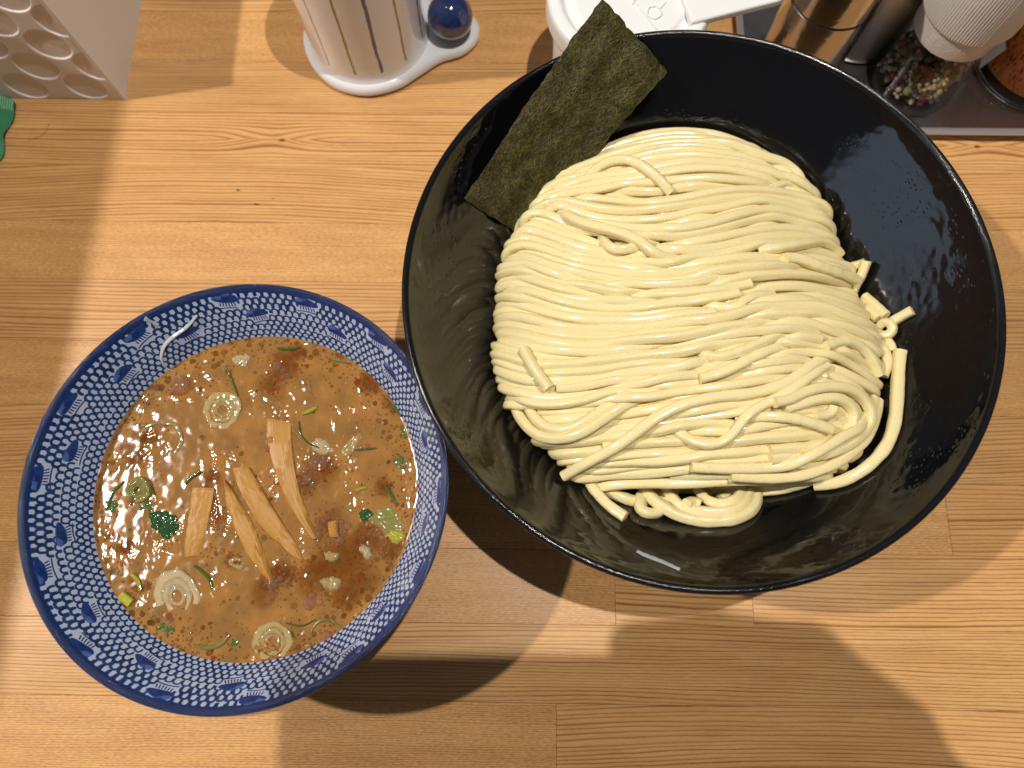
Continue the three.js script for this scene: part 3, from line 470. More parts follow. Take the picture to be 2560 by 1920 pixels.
// ---------------------------------------------------------------- what floats in the broth
const fibreTex = canvasTex(512, 256, (c, W, H) => { c.fillStyle = 'rgb(176,127,56)'; c.fillRect(0, 0, W, H); for (let i = 0; i < 1500; i++) { const k = rnd(); c.strokeStyle = k < 0.5 ? `rgba(150,100,44,${rr(0.1, 0.25)})` : `rgba(206,156,88,${rr(0.1, 0.28)})`; c.lineWidth = rr(0.6, 2.4); const y = rr(0, H), x = rr(-100, W); c.beginPath(); c.moveTo(x, y); c.lineTo(x + rr(80, 300), y + rr(-5, 5)); c.stroke(); } });
const mMenma = P({ name: 'bamboo_shoot', map: fibreTex, bumpMap: fibreTex, bumpScale: 0.0001, roughness: 0.4, specularIntensity: 0.6 });
function menma(left, right, y0, y1, label) {                        // edges in pixels of the 3.456x zoom at (480, 1020)
  const Z = ([x, y], h) => PX(480 + x / 3.456, 1020 + y / 3.456, h), n = 30, m = 10;
  const A = new THREE.CatmullRomCurve3(left.map(([x, y]) => V(x, y, 0)), false, 'centripetal').getSpacedPoints(n), B = new THREE.CatmullRomCurve3(right.map(([x, y]) => V(x, y, 0)), false, 'centripetal').getSpacedPoints(n);
  const pos = [], uv = [], idx = [], row = m + 3;
  for (let i = 0; i <= n; i++) {
    const u = i / n, h = lerp(y0, y1, u), a = Z([A[i].x, A[i].y], h), b = Z([B[i].x, B[i].y], h);
    for (let j = -1; j <= m + 1; j++) {
      const v = clamp(j / m, 0, 1), p = a.clone().lerp(b, v), side = j < 0 || j > m, e = 2 * v - 1;
      p.y += side ? -0.0036 : 0.0013 * (1 - Math.abs(e) ** 3) - 0.0004 * (v - 0.3) + 0.00035 * n2(u * 7, v * 2.5 + left[0][0]) - 0.0003; if (i === 0 || i === n) p.y -= side ? 0.001 : 0.0004;
      pos.push(p.x, p.y, p.z); uv.push(u * 1.2, v * 0.5 + left[0][0] * 0.01);
    }
  }
  for (let i = 0; i < n; i++) for (let j = 0; j < row - 1; j++) { const a = i * row + j, b = a + row; idx.push(a, a + 1, b, b, a + 1, b + 1); }
  for (const i of [0, n]) for (let j = 1; j < row - 2; j++) idx.push(i * row, i * row + j, i * row + j + 1, i * row, i * row + j + 1, i * row + row - 1);
  const g = new THREE.BufferGeometry(); g.setAttribute('position', new THREE.Float32BufferAttribute(pos, 3)); g.setAttribute('uv', new THREE.Float32BufferAttribute(uv, 2)); g.setIndex(idx);
  const o = toCreasedNormals(g, 0.7); tag(mesh('bamboo_shoot', o, mMenma), label, 'bamboo shoot', 'bamboo shoots in the broth');
}
menma([[640, 90], [648, 260], [690, 450], [770, 690], [890, 930], [1040, 1140]], [[850, 120], [858, 330], [880, 520], [935, 760], [1010, 950], [1080, 1120]], SOUP + 0.0013, SOUP + 0.0009, 'widest bamboo shoot strip, with foam bubbles along its edge');
menma([[345, 520], [400, 680], [490, 850], [575, 1000], [700, 1130], [830, 1255]], [[480, 508], [560, 640], [650, 800], [770, 990], [880, 1150], [960, 1320]], SOUP + 0.0021, SOUP + 0.0008, 'bamboo shoot strip with a squared end lying between two others');
menma([[275, 620], [300, 850], [375, 1050], [465, 1240], [590, 1410], [660, 1495]], [[335, 690], [430, 850], [520, 1010], [580, 1160], [640, 1320], [700, 1490]], SOUP + 0.0012, SOUP + 0.0010, 'slender curved bamboo shoot strip beside a dark oil pool');
menma([[0, 690], [-20, 850], [-40, 1000], [-60, 1150], [-70, 1290]], [[185, 690], [165, 830], [140, 960], [110, 1100], [70, 1270]], SOUP + 0.0018, SOUP + 0.0002, 'short bamboo shoot strip next to the dark green scallion leaf');
menma([[1170, 985], [1175, 1050], [1185, 1110]], [[1250, 970], [1255, 1040], [1262, 1120]], SOUP + 0.0012, SOUP + 0.0010, 'small square bamboo shoot bit ringed by foam');

const layered = (r, h) => lathe([[r * 0.22, 0], [r * 0.22, h * 0.85], [r * 0.30, h], [r * 0.36, h * 0.8], [r * 0.40, h * 0.62], [r * 0.46, h * 0.85], [r * 0.60, h * 0.95], [r * 0.66, h * 0.6], [r * 0.72, h * 0.9], [r * 0.92, h], [r, h * 0.8], [r, 0]], 40);
const hoop = (r, w, h) => lathe([[r - w, 0], [r - w, h * 0.8], [r - w * 0.7, h], [r - w * 0.3, h], [r, h * 0.8], [r, 0]], 40);
const veg = (r, g, b, t = 0.35) => P({ name: 'scallion', color: lin(r, g, b), roughness: 0.5, clearcoat: 1, clearcoatRoughness: 0.1, specularIntensity: 0.3, bumpMap: rep(grain, 2, 2), bumpScale: 0.0004 });
const mPale = veg(0.46, 0.33, 0.135), mWhite = veg(0.54, 0.42, 0.235), mGreen = veg(0.085, 0.17, 0.03), mDeep = veg(0.025, 0.095, 0.025), mLime = veg(0.46, 0.46, 0.05), mShave = veg(0.70, 0.72, 0.74), mSoft = veg(0.30, 0.27, 0.075);
function float(name, geo, mat, dx, dy, lift, turn, tilt, label, group, sx = 1) {
  { const a = geo.attributes.position; for (let i = 0; i < a.count; i++) { const x = a.getX(i), z = a.getZ(i), k = 1 + 0.08 * n2(x * 120 + dx, z * 120) + 0.02 * n2(x * 500, z * 500 + dy); a.setXYZ(i, x * k, a.getY(i) * (1 + 0.25 * n2(x * 220 + dy, z * 220)), z * k); } geo.computeVertexNormals(); }
  const m = mesh(name, geo, mat), p = S(dx, dy, SOUP + lift - 0.0004); m.position.copy(p); m.rotation.set(tilt, turn, tilt * 0.6); m.scale.x = sx; return tag(m, label, 'scallion', group);
}
float('scallion_ring', layered(37 * U, 0.0011), mPale, 482, 886, -0.0003, 0.3, 0.03, 'pale round scallion slice with concentric rings beside a thin upright green strip', null, 0.95);
float('scallion_ring', hoop(42 * U, 8 * U, 0.0010), mPale, 347, 955, -0.0004, 0, 0.04, 'thin see-through scallion hoop over speckled oil', null);
float('scallion_ring', layered(34 * U, 0.0010), mPale, 590, 1386, -0.0003, 1, 0.02, 'pale scallion slice with a dark dot in it by the bowl wall');
float('scallion_ring', layered(38 * U, 0.0011), mWhite, 385, 1288, -0.0003, 2, 0.06, 'glossy white scallion slice beside a crescent of onion', null, 1.25);
float('scallion_ring', hoop(28 * U, 4 * U, 0.0011), mSoft, 706, 1372, -0.0004, 0, 0.05, 'faint scallion hoop touching the bowl wall among foam');
float('scallion_ring', layered(24 * U, 0.0022), mSoft, 302, 1058, -0.0003, 0, 0.15, 'small yellow green scallion slice between green leaf shreds');
const strip = (pts, w, th, mat, label, group, lift = 0.0004, name = 'scallion_strip') => {
  const q = curve(pts.map(([x, y, l]) => S(x, y, SOUP + (l ?? lift))), 0.0008), ring = Array.from({ length: 8 }, (_, k) => { const a = k / 8 * 6.283; return [w * Math.cos(a), th * Math.sin(a)]; });
  return tag(mesh(name, sweep(q, ring, (u) => 0.55 + 0.45 * Math.sin(Math.PI * clamp(u, 0.06, 0.94)) ** 0.5), mat), label, 'scallion', group);
};
const GS = 'green scallion strips in the broth', mm = 0.001;
strip([[490, 796, 0.0014], [498, 815], [508, 840], [517, 868]], 0.5 * mm, 0.45 * mm, mGreen, 'thin upright green scallion strip beside the pale ringed slice', GS);
strip([[400, 1045], [412, 1032], [432, 1018, 0.001]], 0.8 * mm, 0.6 * mm, mGreen, 'short green scallion strip at the end of the short bamboo shoot', GS);
strip([[282, 1092], [290, 1060], [308, 1046], [326, 1052], [334, 1070]], 0.6 * mm, 0.6 * mm, mGreen, 'curled green scallion strip round the small yellow green slice', GS);
strip([[232, 1095], [245, 1062], [268, 1040]], 0.7 * mm, 0.5 * mm, mGreen, 'green scallion strip lying along the bowl wall beside the curled strip', GS);
strip([[420, 1222], [438, 1236], [452, 1252], [458, 1272]], 0.7 * mm, 0.6 * mm, mGreen, 'curved green scallion strip between the glossy white slice and the bamboo shoots', GS);
strip([[618, 1346], [650, 1352], [684, 1338]], 0.35 * mm, 0.4 * mm, mGreen, 'hair thin green scallion strip next to the faint hoop', GS);
strip([[645, 910], [650, 940], [668, 958], [690, 968]], 0.4 * mm, 0.4 * mm, mGreen, 'fine green scallion strip along the widest bamboo shoot', GS);
strip([[768, 972], [790, 970], [812, 968]], 0.5 * mm, 0.5 * mm, mGreen, 'straight green scallion strip beside the ribbed pale onion strip', GS);
strip([[840, 870], [856, 884], [866, 900]], 0.6 * mm, 0.5 * mm, mGreen, 'short green scallion strip at the bowl wall under the black rim', GS);
strip([[832, 1050], [846, 1070], [856, 1092]], 0.7 * mm, 0.5 * mm, mGreen, 'green scallion strip reaching to the large pale scallion piece', GS);
strip([[600, 752], [625, 754], [648, 750]], 0.7 * mm, 0.5 * mm, mGreen, 'flat green scallion strip next to the dark oil pool by the wall', GS);
strip([[708, 772], [730, 778], [752, 782]], 0.8 * mm, 0.6 * mm, mSoft, 'dull green scallion strip by the broth edge under the black bowl');
strip([[652, 894], [668, 888], [684, 880]], 1.0 * mm, 0.6 * mm, mLime, 'small yellow scallion bit above the widest bamboo shoot');
strip([[768, 1060], [778, 1056], [790, 1054]], 0.8 * mm, 0.7 * mm, mLime, 'tiny bright yellow scallion chip near the green leaf piece');
strip([[282, 1240], [296, 1252], [304, 1276]], 1.0 * mm, 0.6 * mm, mLime, 'yellow scallion crescent beside the lime green chip');
strip([[420, 1395], [450, 1400], [478, 1390], [496, 1372]], 0.9 * mm, 0.6 * mm, mSoft, 'yellowish scallion crescent beside a green dot');
const blade = (pts, mat, label, lift, h = 0.0007, name = 'scallion_leaf') => {
  const loop = new THREE.CatmullRomCurve3(pts.map(([x, y]) => { const p = S(x, y); return V(p.x, 0, p.z); }), true).getPoints(60).slice(0, 60), c = loop.reduce((a, p) => a.add(p), V(0, 0, 0)).divideScalar(60);
  const pos = [0, h, 0], uv = [0, 0], idx = [], NT = 9;
  for (let t = 1; t <= NT + 1; t++) for (const p of loop) {
    const q = Math.min(t, NT) / NT, x = p.x + 0.0005 * n2(p.x * 500, p.z * 500) - c.x, z = p.z + 0.0005 * n2(p.z * 500 + 50, p.x * 500) - c.z;
    pos.push(x * q, t > NT ? -h : h * (1 - q ** 4) + 0.0004 * n2(x * q * 300 + pts[0][0], z * q * 300) + 0.00012 * n2(x * q * 800, z * q * 800 + pts[0][1]), z * q); uv.push(x * q * 90, z * q * 90);
  }
  for (let k = 0; k < 60; k++) idx.push(0, 1 + (k + 1) % 60, 1 + k);
  for (let t = 0; t < NT; t++) for (let k = 0; k < 60; k++) { const a = 1 + t * 60 + k, b = 1 + t * 60 + (k + 1) % 60; idx.push(a, b, a + 60, b, b + 60, a + 60); }
  const g = new THREE.BufferGeometry(); g.setAttribute('position', new THREE.Float32BufferAttribute(pos, 3)); g.setAttribute('uv', new THREE.Float32BufferAttribute(uv, 2)); g.setIndex(idx); g.computeVertexNormals();
  const m = mesh(name, g, mat); m.position.set(c.x, SOUP + lift - 0.00045, c.z); return tag(m, label, 'scallion');
};
blade([[322, 1108], [345, 1102], [372, 1108], [384, 1122], [386, 1148], [370, 1168], [350, 1160], [328, 1142]], mDeep, 'dark green scallion leaf piece beside the short bamboo shoot', 0.0001, 0.0011);
blade([[776, 1108], [800, 1098], [835, 1085], [860, 1100], [876, 1130], [870, 1160], [840, 1168], [815, 1140], [790, 1126]], mSoft, 'large pale green scallion piece against the bowl wall', -0.0001, 0.0010);
blade([[776, 1106], [792, 1100], [806, 1108], [800, 1122], [782, 1124]], mDeep, 'dark green tip lying over the large pale scallion piece', 0.0007);
blade([[838, 1150], [860, 1146], [876, 1156], [868, 1170], [846, 1172]], mLime, 'lime green tip of the large pale scallion piece', 0.0007);
blade([[228, 1080], [246, 1068], [262, 1084], [256, 1112], [238, 1122], [226, 1104]], mGreen, 'green scallion leaf shred at the bowl wall near glints', -0.0001);
blade([[296, 1085], [320, 1078], [334, 1092], [320, 1108], [300, 1104]], mGreen, 'green scallion leaf shred above the dark green piece', -0.0001);
blade([[330, 1348], [352, 1340], [372, 1350], [384, 1366], [360, 1370], [338, 1362]], mGreen, 'green scallion shred near the bowl wall below an onion slice', -0.0001);
blade([[498, 1382], [508, 1378], [516, 1386], [512, 1398], [500, 1398]], mGreen, 'small round green scallion dot', -0.0001, 0.0008);
blade([[850, 985], [872, 982], [882, 1000], [872, 1016], [854, 1010]], mGreen, 'green scallion shred at the wall on the black bowl side', 0);
blade([[862, 918], [878, 930], [880, 950], [866, 940]], mGreen, 'slim green scallion shred against the bowl wall', 0);
blade([[664, 955], [690, 945], [712, 955], [722, 975], [700, 985], [676, 975]], mWhite, 'milky white onion piece near a large bubble', -0.0002, 0.0012, 'onion_piece');
blade([[728, 985], [748, 955], [775, 925], [788, 932], [770, 965], [745, 1000]], mPale, 'ribbed pale onion strip beside the milky onion piece', -0.0002, 0.0010, 'onion_piece');
blade([[500, 770], [530, 762], [548, 775], [535, 792], [506, 790]], mWhite, 'white onion piece at the broth edge below the bowl pattern', -0.0002, 0.0010, 'onion_piece');
blade([[775, 1180], [790, 1176], [804, 1194], [800, 1210], [786, 1204]], mWhite, 'small white garlic crumb in the oil', 0.0002, 0.0016, 'garlic_bit');
blade([[700, 1195], [722, 1190], [736, 1202], [720, 1214], [702, 1208]], mPale, 'pale onion crumb sitting in dark oil', 0, 0.0014, 'onion_piece');
blade([[690, 1255], [715, 1245], [738, 1255], [730, 1275], [704, 1275]], mPale, 'knobbly pale onion crumb amid the dark oil pool', 0, 0.0015, 'onion_piece');
blade([[480, 1200], [505, 1196], [535, 1215], [548, 1238], [520, 1238], [490, 1222]], mPale, 'half sunk onion slice below the slender bamboo shoot', -0.0004, 0.0010, 'onion_piece');
blade([[308, 1262], [340, 1250], [372, 1246], [376, 1256], [345, 1266], [314, 1274]], mPale, 'striped onion crescent above the glossy white slice', -0.0002, 0.0009, 'onion_piece');
// lime chip and onion shavings stuck on the wall of the blue bowl
const wallAt = (px, py, lift) => { const d = rayOf(px, py), p = V(); const f = (r) => { for (let i = 1; i < blueInner.length; i++) if (blueInner[i][0] >= r) return lerp(blueInner[i - 1][1], blueInner[i][1], (r - blueInner[i - 1][0]) / (blueInner[i][0] - blueInner[i - 1][0])); return r < 0.07 ? SOUP : 0.07; };
  for (let i = 0; i < 300; i++) { p.copy(EYE).addScaledVector(d, (0.08 - i * 0.00014 - EYE.y) / d.y); if (p.y <= Math.max(SOUP, f(Math.hypot(p.x - CU[0], p.z - CU[1]))) + lift) return p.clone(); } return p.clone(); };
{
  const q = curve([[492, 788], [466, 817], [430, 843], [409, 866], [403, 897], [416, 920], [440, 930]].map(([x, y]) => wallAt(x, y, 0.0006)), 0.0008);
  tag(mesh('onion_shaving', sweep(q, Array.from({ length: 10 }, (_, k) => { const a = k / 10 * 6.283; return [0.00115 * Math.cos(a), 0.00045 * Math.sin(a)]; }), (u) => 0.25 + 0.75 * Math.sin(Math.PI * clamp(u * 0.9 + 0.08, 0.02, 1)) ** 0.6), mShave), 'curved white onion shaving stuck to the wall of the blue bowl', 'onion');
  const r = curve([[362, 795], [372, 800], [386, 806], [396, 812]].map(([x, y]) => wallAt(x, y, 0.0004)), 0.0005);
  tag(mesh('onion_shaving', sweep(r, Array.from({ length: 8 }, (_, k) => { const a = k / 8 * 6.283; return [0.0016 * Math.cos(a), 0.0004 * Math.sin(a)]; }), (u) => 0.6 + 0.3 * n2(u * 5, 2)), mShave), 'tiny clear onion flake near the rim of the blue bowl', 'onion');
  const a = wallAt(302, 1487, 0.0007), b = wallAt(328, 1508, 0.0007);
  tag(mesh('scallion_chip', sweep(curve([a, a.clone().lerp(b, 0.5), b], 0.0006), squarish(0.0019, 12, 0.4), () => 1, true, 0.45), mLime), 'bright lime green scallion chip half out of the broth on the bowl wall', 'scallion');
}
// foam
{
  const spots = [], cl = (x, y, s, n, r0, r1) => { for (let i = 0; i < n; i++) { const a = rr(0, 6.28), d = s * Math.sqrt(rnd()); spots.push([x + d * Math.cos(a), y + d * Math.sin(a), rr(r0, r1)]); } };
  spots.push([691, 1000, 17], [660, 1012, 8], [668, 1035, 7], [590, 932, 9], [589, 950, 11], [580, 968, 8], [592, 972, 7], [596, 905, 6], [615, 905, 6], [668, 1302, 12], [690, 1300, 7], [675, 1287, 7], [456, 1110, 7], [462, 1124, 8], [468, 1138, 6], [590, 1262, 11], [578, 1250, 6], [606, 1250, 6], [690, 1136, 8], [742, 1150, 8], [752, 1136, 7], [735, 1168, 8], [688, 1156, 7], [600, 792, 10], [612, 800, 6], [778, 968, 7], [790, 965, 8], [392, 833, 20], [430, 1133, 9], [285, 1080, 8], [705, 1375, 10]);
  cl(665, 1030, 22, 26, 2, 5); cl(590, 940, 26, 24, 2, 4); cl(715, 1145, 36, 40, 2, 5); cl(466, 1130, 18, 20, 2, 4); cl(470, 1180, 20, 14, 1.5, 3); cl(600, 800, 26, 24, 2, 4); cl(600, 1260, 30, 22, 2, 4); cl(800, 1150, 40, 26, 1.5, 3.5); cl(270, 1090, 36, 26, 1.5, 4); cl(280, 1220, 30, 24, 1.5, 3.5); cl(840, 1190, 24, 22, 1.5, 3); cl(420, 1390, 30, 18, 1.5, 3.5); cl(700, 1380, 30, 18, 1.5, 3.5); cl(310, 940, 40, 18, 1.5, 3);
  const dome = new THREE.SphereGeometry(1, 18, 8, 0, 2 * Math.PI, 0, Math.PI * 0.46), im = new THREE.InstancedMesh(dome, P({ name: 'foam_film', color: lin(0.86, 0.66, 0.42), roughness: 0.03, transmission: 0.9, thickness: 0, ior: 1.75 }), spots.length), M = new THREE.Matrix4(), q = new THREE.Quaternion();
  spots.forEach(([x, y, r], i) => { const p = S(x, y), s = r * U; if (Math.hypot(p.x - CU[0], p.z - CU[1]) > SR - s) { s; } M.compose(V(p.x, SOUP - 0.0001 + 0.1 * s, p.z), q, V(s, s * 0.75, s)); im.setMatrixAt(i, M); });
  im.name = 'foam_bubbles'; scene.add(im); tag(im, 'clear foam bubbles gathered on the broth', 'bubbles', null, 'stuff');
}

// ---------------------------------------------------------------- white holder with a blue ball
{
  const c = [-0.089, -0.296], ball = [-0.041, -0.2965];
  const holder = thing('striped_holder', 'white ceramic cup with blue and olive stripes on a flared foot', 'cup', [c[0], 0, c[1]]);
  const glaze = P({ name: 'white_glaze_cup', color: lin(0.74, 0.75, 0.76), roughness: 0.16, clearcoat: 1, clearcoatRoughness: 0.05 });
  const out = new THREE.CatmullRomCurve3([[-0.1275, -0.296], [-0.1215, -0.2768], [-0.1075, -0.2625], [-0.089, -0.2575], [-0.0712, -0.2620], [-0.0585, -0.2712], [-0.0470, -0.2800], [-0.0345, -0.2850], [-0.0262, -0.2945], [-0.0262, -0.3055], [-0.0345, -0.3140], [-0.0480, -0.3190], [-0.0600, -0.3240], [-0.0720, -0.3310], [-0.089, -0.3345], [-0.1075, -0.3295], [-0.1215, -0.3150]].map(([x, z]) => V(x - c[0], 0, z - c[1])), true).getPoints(140).slice(0, 140).map((p) => [p.x, p.z]);
  mesh('foot', slab(out, 0.0075, 0.0036, 0), glaze, holder);
  const inks = [], at = [[825, 191], [892, 214], [961, 203], [1026, 174], [1064, 113]].map(([x, y]) => { const p = PX(x, y, 0.008); return Math.atan2(p.x - c[0], p.z - c[1]); });
  at.forEach((a, i) => inks.push([a, i % 2])); for (let i = 1; i < 9; i++) inks.push([at[4] + i * 0.5, i % 2]);
  const stripes = canvasTex(1024, 512, (g, W, H) => {
    g.fillStyle = 'rgb(222,224,227)'; g.fillRect(0, 0, W, H); g.lineCap = 'round';
    inks.forEach(([a, olive], n) => { const u = ((a / (2 * Math.PI)) % 1 + 1) % 1 * W; for (let y = 0; y < H - 44; y += 2) { const wob = 2.4 * n2(y / 260 + n * 9, n) + 0.5 * n2(y / 60, n * 5); g.strokeStyle = olive ? 'rgba(128,112,62,0.9)' : 'rgba(52,68,122,0.92)'; g.lineWidth = (n === 2 ? 8 : n === 0 ? 4.2 : 5.5) * (1 + 0.25 * n2(y / 60, n * 3)); g.beginPath(); g.moveTo(u + wob, y); g.lineTo(u + wob, y + 3); g.stroke(); } });
  });
  mesh('cup_wall', lathe(smoothProfile([[0.0355, 0.0068], [0.0340, 0.0085], [0.0335, 0.012], [0.0340, 0.05], [0.0352, 0.098], [0.0355, 0.1], [0.0348, 0.1004], [0.0335, 0.098], [0.0318, 0.05], [0.0312, 0.012], [0.028, 0.0095]].slice(0, 6), 40), 80), P({ name: 'striped_glaze', map: stripes, roughness: 0.16, clearcoat: 1, clearcoatRoughness: 0.05 }), holder);
  mesh('cup_lining', lathe([[0.0355, 0.1], [0.0345, 0.1006], [0.0333, 0.099], [0.0318, 0.05], [0.0312, 0.014], [0.026, 0.0105], [0.0001, 0.0102]], 64), glaze, holder);
  const b = tag(mesh('ceramic_ball', new THREE.SphereGeometry(0.0126, 48, 32), P({ name: 'blue_glaze_ball', map: canvasTex(512, 256, (g, W, H) => { g.fillStyle = 'rgb(34,52,98)'; g.fillRect(0, 0, W, H); for (let i = 0; i < 500; i++) { g.fillStyle = rnd() < 0.5 ? 'rgba(62,88,146,0.12)' : 'rgba(18,28,64,0.12)'; g.beginPath(); g.ellipse(rr(0, W), rr(0, H), rr(6, 40), rr(4, 18), rr(0, 3), 0, 7); g.fill(); } }), roughness: 0.12, clearcoat: 1, clearcoatRoughness: 0.04 })), 'round dark blue ceramic ball resting on the foot of the striped cup', 'ornament');
  b.position.set(ball[0], 0.0075 + 0.0124, ball[1]);
}

// ---------------------------------------------------------------- white plastic box with dimples
{
  const X1 = -0.227, X0 = -0.325, Z = -0.2555, DEP = 0.085, Hh = 0.092, post = 0.0016, r = 0.0104;
  const box = thing('plastic_box', 'milky white plastic box with rows of round dimples on its front', 'box', [X1, 0, Z]);
  const milky = P({ name: 'milky_plastic', color: lin(0.72, 0.68, 0.645), roughness: 0.34, specularIntensity: 0.8 });
  const right = -post, left = X0 - X1, sh = new THREE.Shape(); sh.moveTo(left, 0); sh.lineTo(right, 0);
  const rows = []; for (let k = 0; k < 5; k++) rows.push([0.0112 + 0.0163 * k, k % 2]);
  for (const [y, odd] of rows) if (odd) { sh.lineTo(right, y - r); sh.absarc(right, y, r, -Math.PI / 2, Math.PI / 2, true); }
  sh.lineTo(right, Hh); sh.lineTo(left, Hh); sh.lineTo(left, 0);
  for (const [y, odd] of rows) for (let i = 0; i < 3; i++) { const x = (odd ? -0.0334 : -0.0163) - 0.0335 * i; if (x - r < left + 0.003) continue; const h = new THREE.Path(); h.absarc(x, y, r, 0, 2 * Math.PI, true); sh.holes.push(h); }
  const front = new THREE.ExtrudeGeometry(sh, { depth: 0.0006, bevelEnabled: true, bevelThickness: 0.0007, bevelSize: 0.0007, bevelOffset: -0.0007, bevelSegments: 4, curveSegments: 20 }); front.translate(0, 0, -0.0013);
  mesh('dimpled_panel', front, milky, box);
  const slabBox = (w, h, d, x, y, z) => { const g = new THREE.BoxGeometry(w, h, d); g.translate(x, y, z); return g; };
  mesh('back_sheet', slabBox(-left, Hh, 0.0015, left / 2 - 0.001, Hh / 2, -0.00165), milky, box);
  mesh('corner_post', slabBox(post + 0.0006, Hh, 0.0046, -post / 2 + 0.0003, Hh / 2, -0.0019), milky, box);
  mesh('side_panel', slabBox(0.0018, Hh, DEP - 0.005, -0.0012, Hh / 2, -0.0045 - (DEP - 0.005) / 2), milky, box);
  mesh('side_panel', slabBox(0.0018, Hh, DEP - 0.005, left + 0.001, Hh / 2, -0.0045 - (DEP - 0.005) / 2), milky, box);
  mesh('rear_panel', slabBox(-left - 0.006, Hh, 0.0018, left / 2, Hh / 2, -DEP + 0.0005), milky, box);
}
// ---------------------------------------------------------------- green wrapper end
{
  const q = [[0, 228], [18, 240], [36, 254], [33, 275], [28, 298], [14, 318], [8, 335], [7, 360], [4, 384], [-8, 398], [-60, 392], [-110, 350], [-120, 280], [-90, 235], [-40, 222]].map(([x, y]) => PX(x, y, 0.003)), c = PX(0, 300, 0);
  const out = new THREE.CatmullRomCurve3(q.map((p) => V(p.x - c.x, 0, p.z - c.z)), true, 'catmullrom', 0.2).getPoints(80).slice(0, 80).map((p) => [p.x, p.z]);
  const g = slab(out, 0.0009, 0.0003, 0.0016), a = g.attributes.position; for (let i = 0; i < a.count; i++) a.setY(i, a.getY(i) + 0.0012 * n2(a.getX(i) * 160, a.getZ(i) * 70)); g.computeVertexNormals();
  const m = mesh('plastic_wrapper', g, P({ name: 'green_film', color: lin(0.05, 0.30, 0.15), roughness: 0.35, transmission: 0.25, thickness: 0 })); m.position.set(c.x, 0, c.z);
  tag(m, 'crumpled green plastic wrapper end lying by the dimpled box', 'wrapper');
  const ridges = []; for (let i = 0; i < 7; i++) { const p = PX(-6 + i * 6, 236 + i * 2.4, 0.0035).sub(c), e = PX(-6 + i * 6 - 3, 268 + i * 1.2, 0.0035).sub(c); p.y = e.y = 0.0031; ridges.push(sweep([p, p.clone().lerp(e, 0.5), e], roundRing(0.00028, 6))); }
  for (const r of ridges) mesh('crimp', r, P({ name: 'green_crimp', color: lin(0.30, 0.62, 0.42), roughness: 0.4 }), m);
}

// ---------------------------------------------------------------- white pot with a lid
{
  const h = 0.064, f = (EYE.y - h) / (EYE.y - 0.07), c = [0.0505 * f, -0.2656 * f], r = 0.0398 * f;
  const white = P({ name: 'white_plastic', color: lin(0.80, 0.80, 0.79), roughness: 0.3, specularIntensity: 0.9 });
  const pot = thing('condiment_pot', 'white round plastic pot with a lid behind the seaweed', 'pot', [c[0], 0, c[1]]);
  mesh('pot_body', lathe(smoothProfile([[0, 0], [r * 0.8, 0], [r * 0.84, 0.002], [r * 0.88, 0.03], [r * 0.92, h - 0.012]], 20).concat([[r * 0.90, h - 0.0115], [r * 0.9, h - 0.006]]), 64), white, pot);
  mesh('lid', lathe([[r * 0.93, h - 0.0135], [r * 0.985, h - 0.013], [r, h - 0.011], [r, h - 0.004], [r * 0.985, h - 0.0015], [r * 0.95, h], [r * 0.86, h], [r * 0.83, h - 0.0007], [r * 0.80, h - 0.0026], [r * 0.77, h - 0.0030], [r * 0.72, h - 0.0028], [r * 0.69, h - 0.0012], [r * 0.66, h - 0.0008], [0, h - 0.0006]], 80), white, pot);
  const mark = []; const stroke = (pts) => mark.push(sweep(curve(pts.map(([x, z]) => V(x * r, h - 0.0004, z * r)), 0.0006), roundRing(0.00035, 6)));
  stroke([[0.10, -0.02], [0.02, -0.06], [-0.02, 0.02], [0.06, 0.08], [0.02, 0.16]]); stroke([[0.30, 0.18], [0.22, 0.2], [0.2, 0.3], [0.28, 0.36], [0.36, 0.3], [0.34, 0.22], [0.3, 0.18]]); stroke([[0.34, 0.22], [0.42, 0.12]]); stroke([[-0.1, -0.1], [0.2, 0.35], [0.32, 0.55]]);
  mesh('raised_mark', mergeGeometries(mark), white, pot);
  // flat handle that sticks out over the tray
  const bar = new THREE.Shape(), L = 0.078, w = 0.0092; bar.moveTo(0.028, -w); bar.lineTo(L - w * 0.8, -w * 0.92); bar.quadraticCurveTo(L, -w * 0.8, L, 0); bar.quadraticCurveTo(L, w * 0.8, L - w * 0.8, w * 0.92); bar.lineTo(0.028, w);
  const g = new THREE.ExtrudeGeometry(bar, { depth: 0.002, bevelEnabled: true, bevelThickness: 0.0012, bevelSize: 0.0012, bevelSegments: 4 }); g.rotateX(-Math.PI / 2); g.translate(0, h - 0.0012, 0); g.rotateY(0.28); g.translate(0, 0, 0.016); 
  mesh('lid_handle', g, white, pot);
}

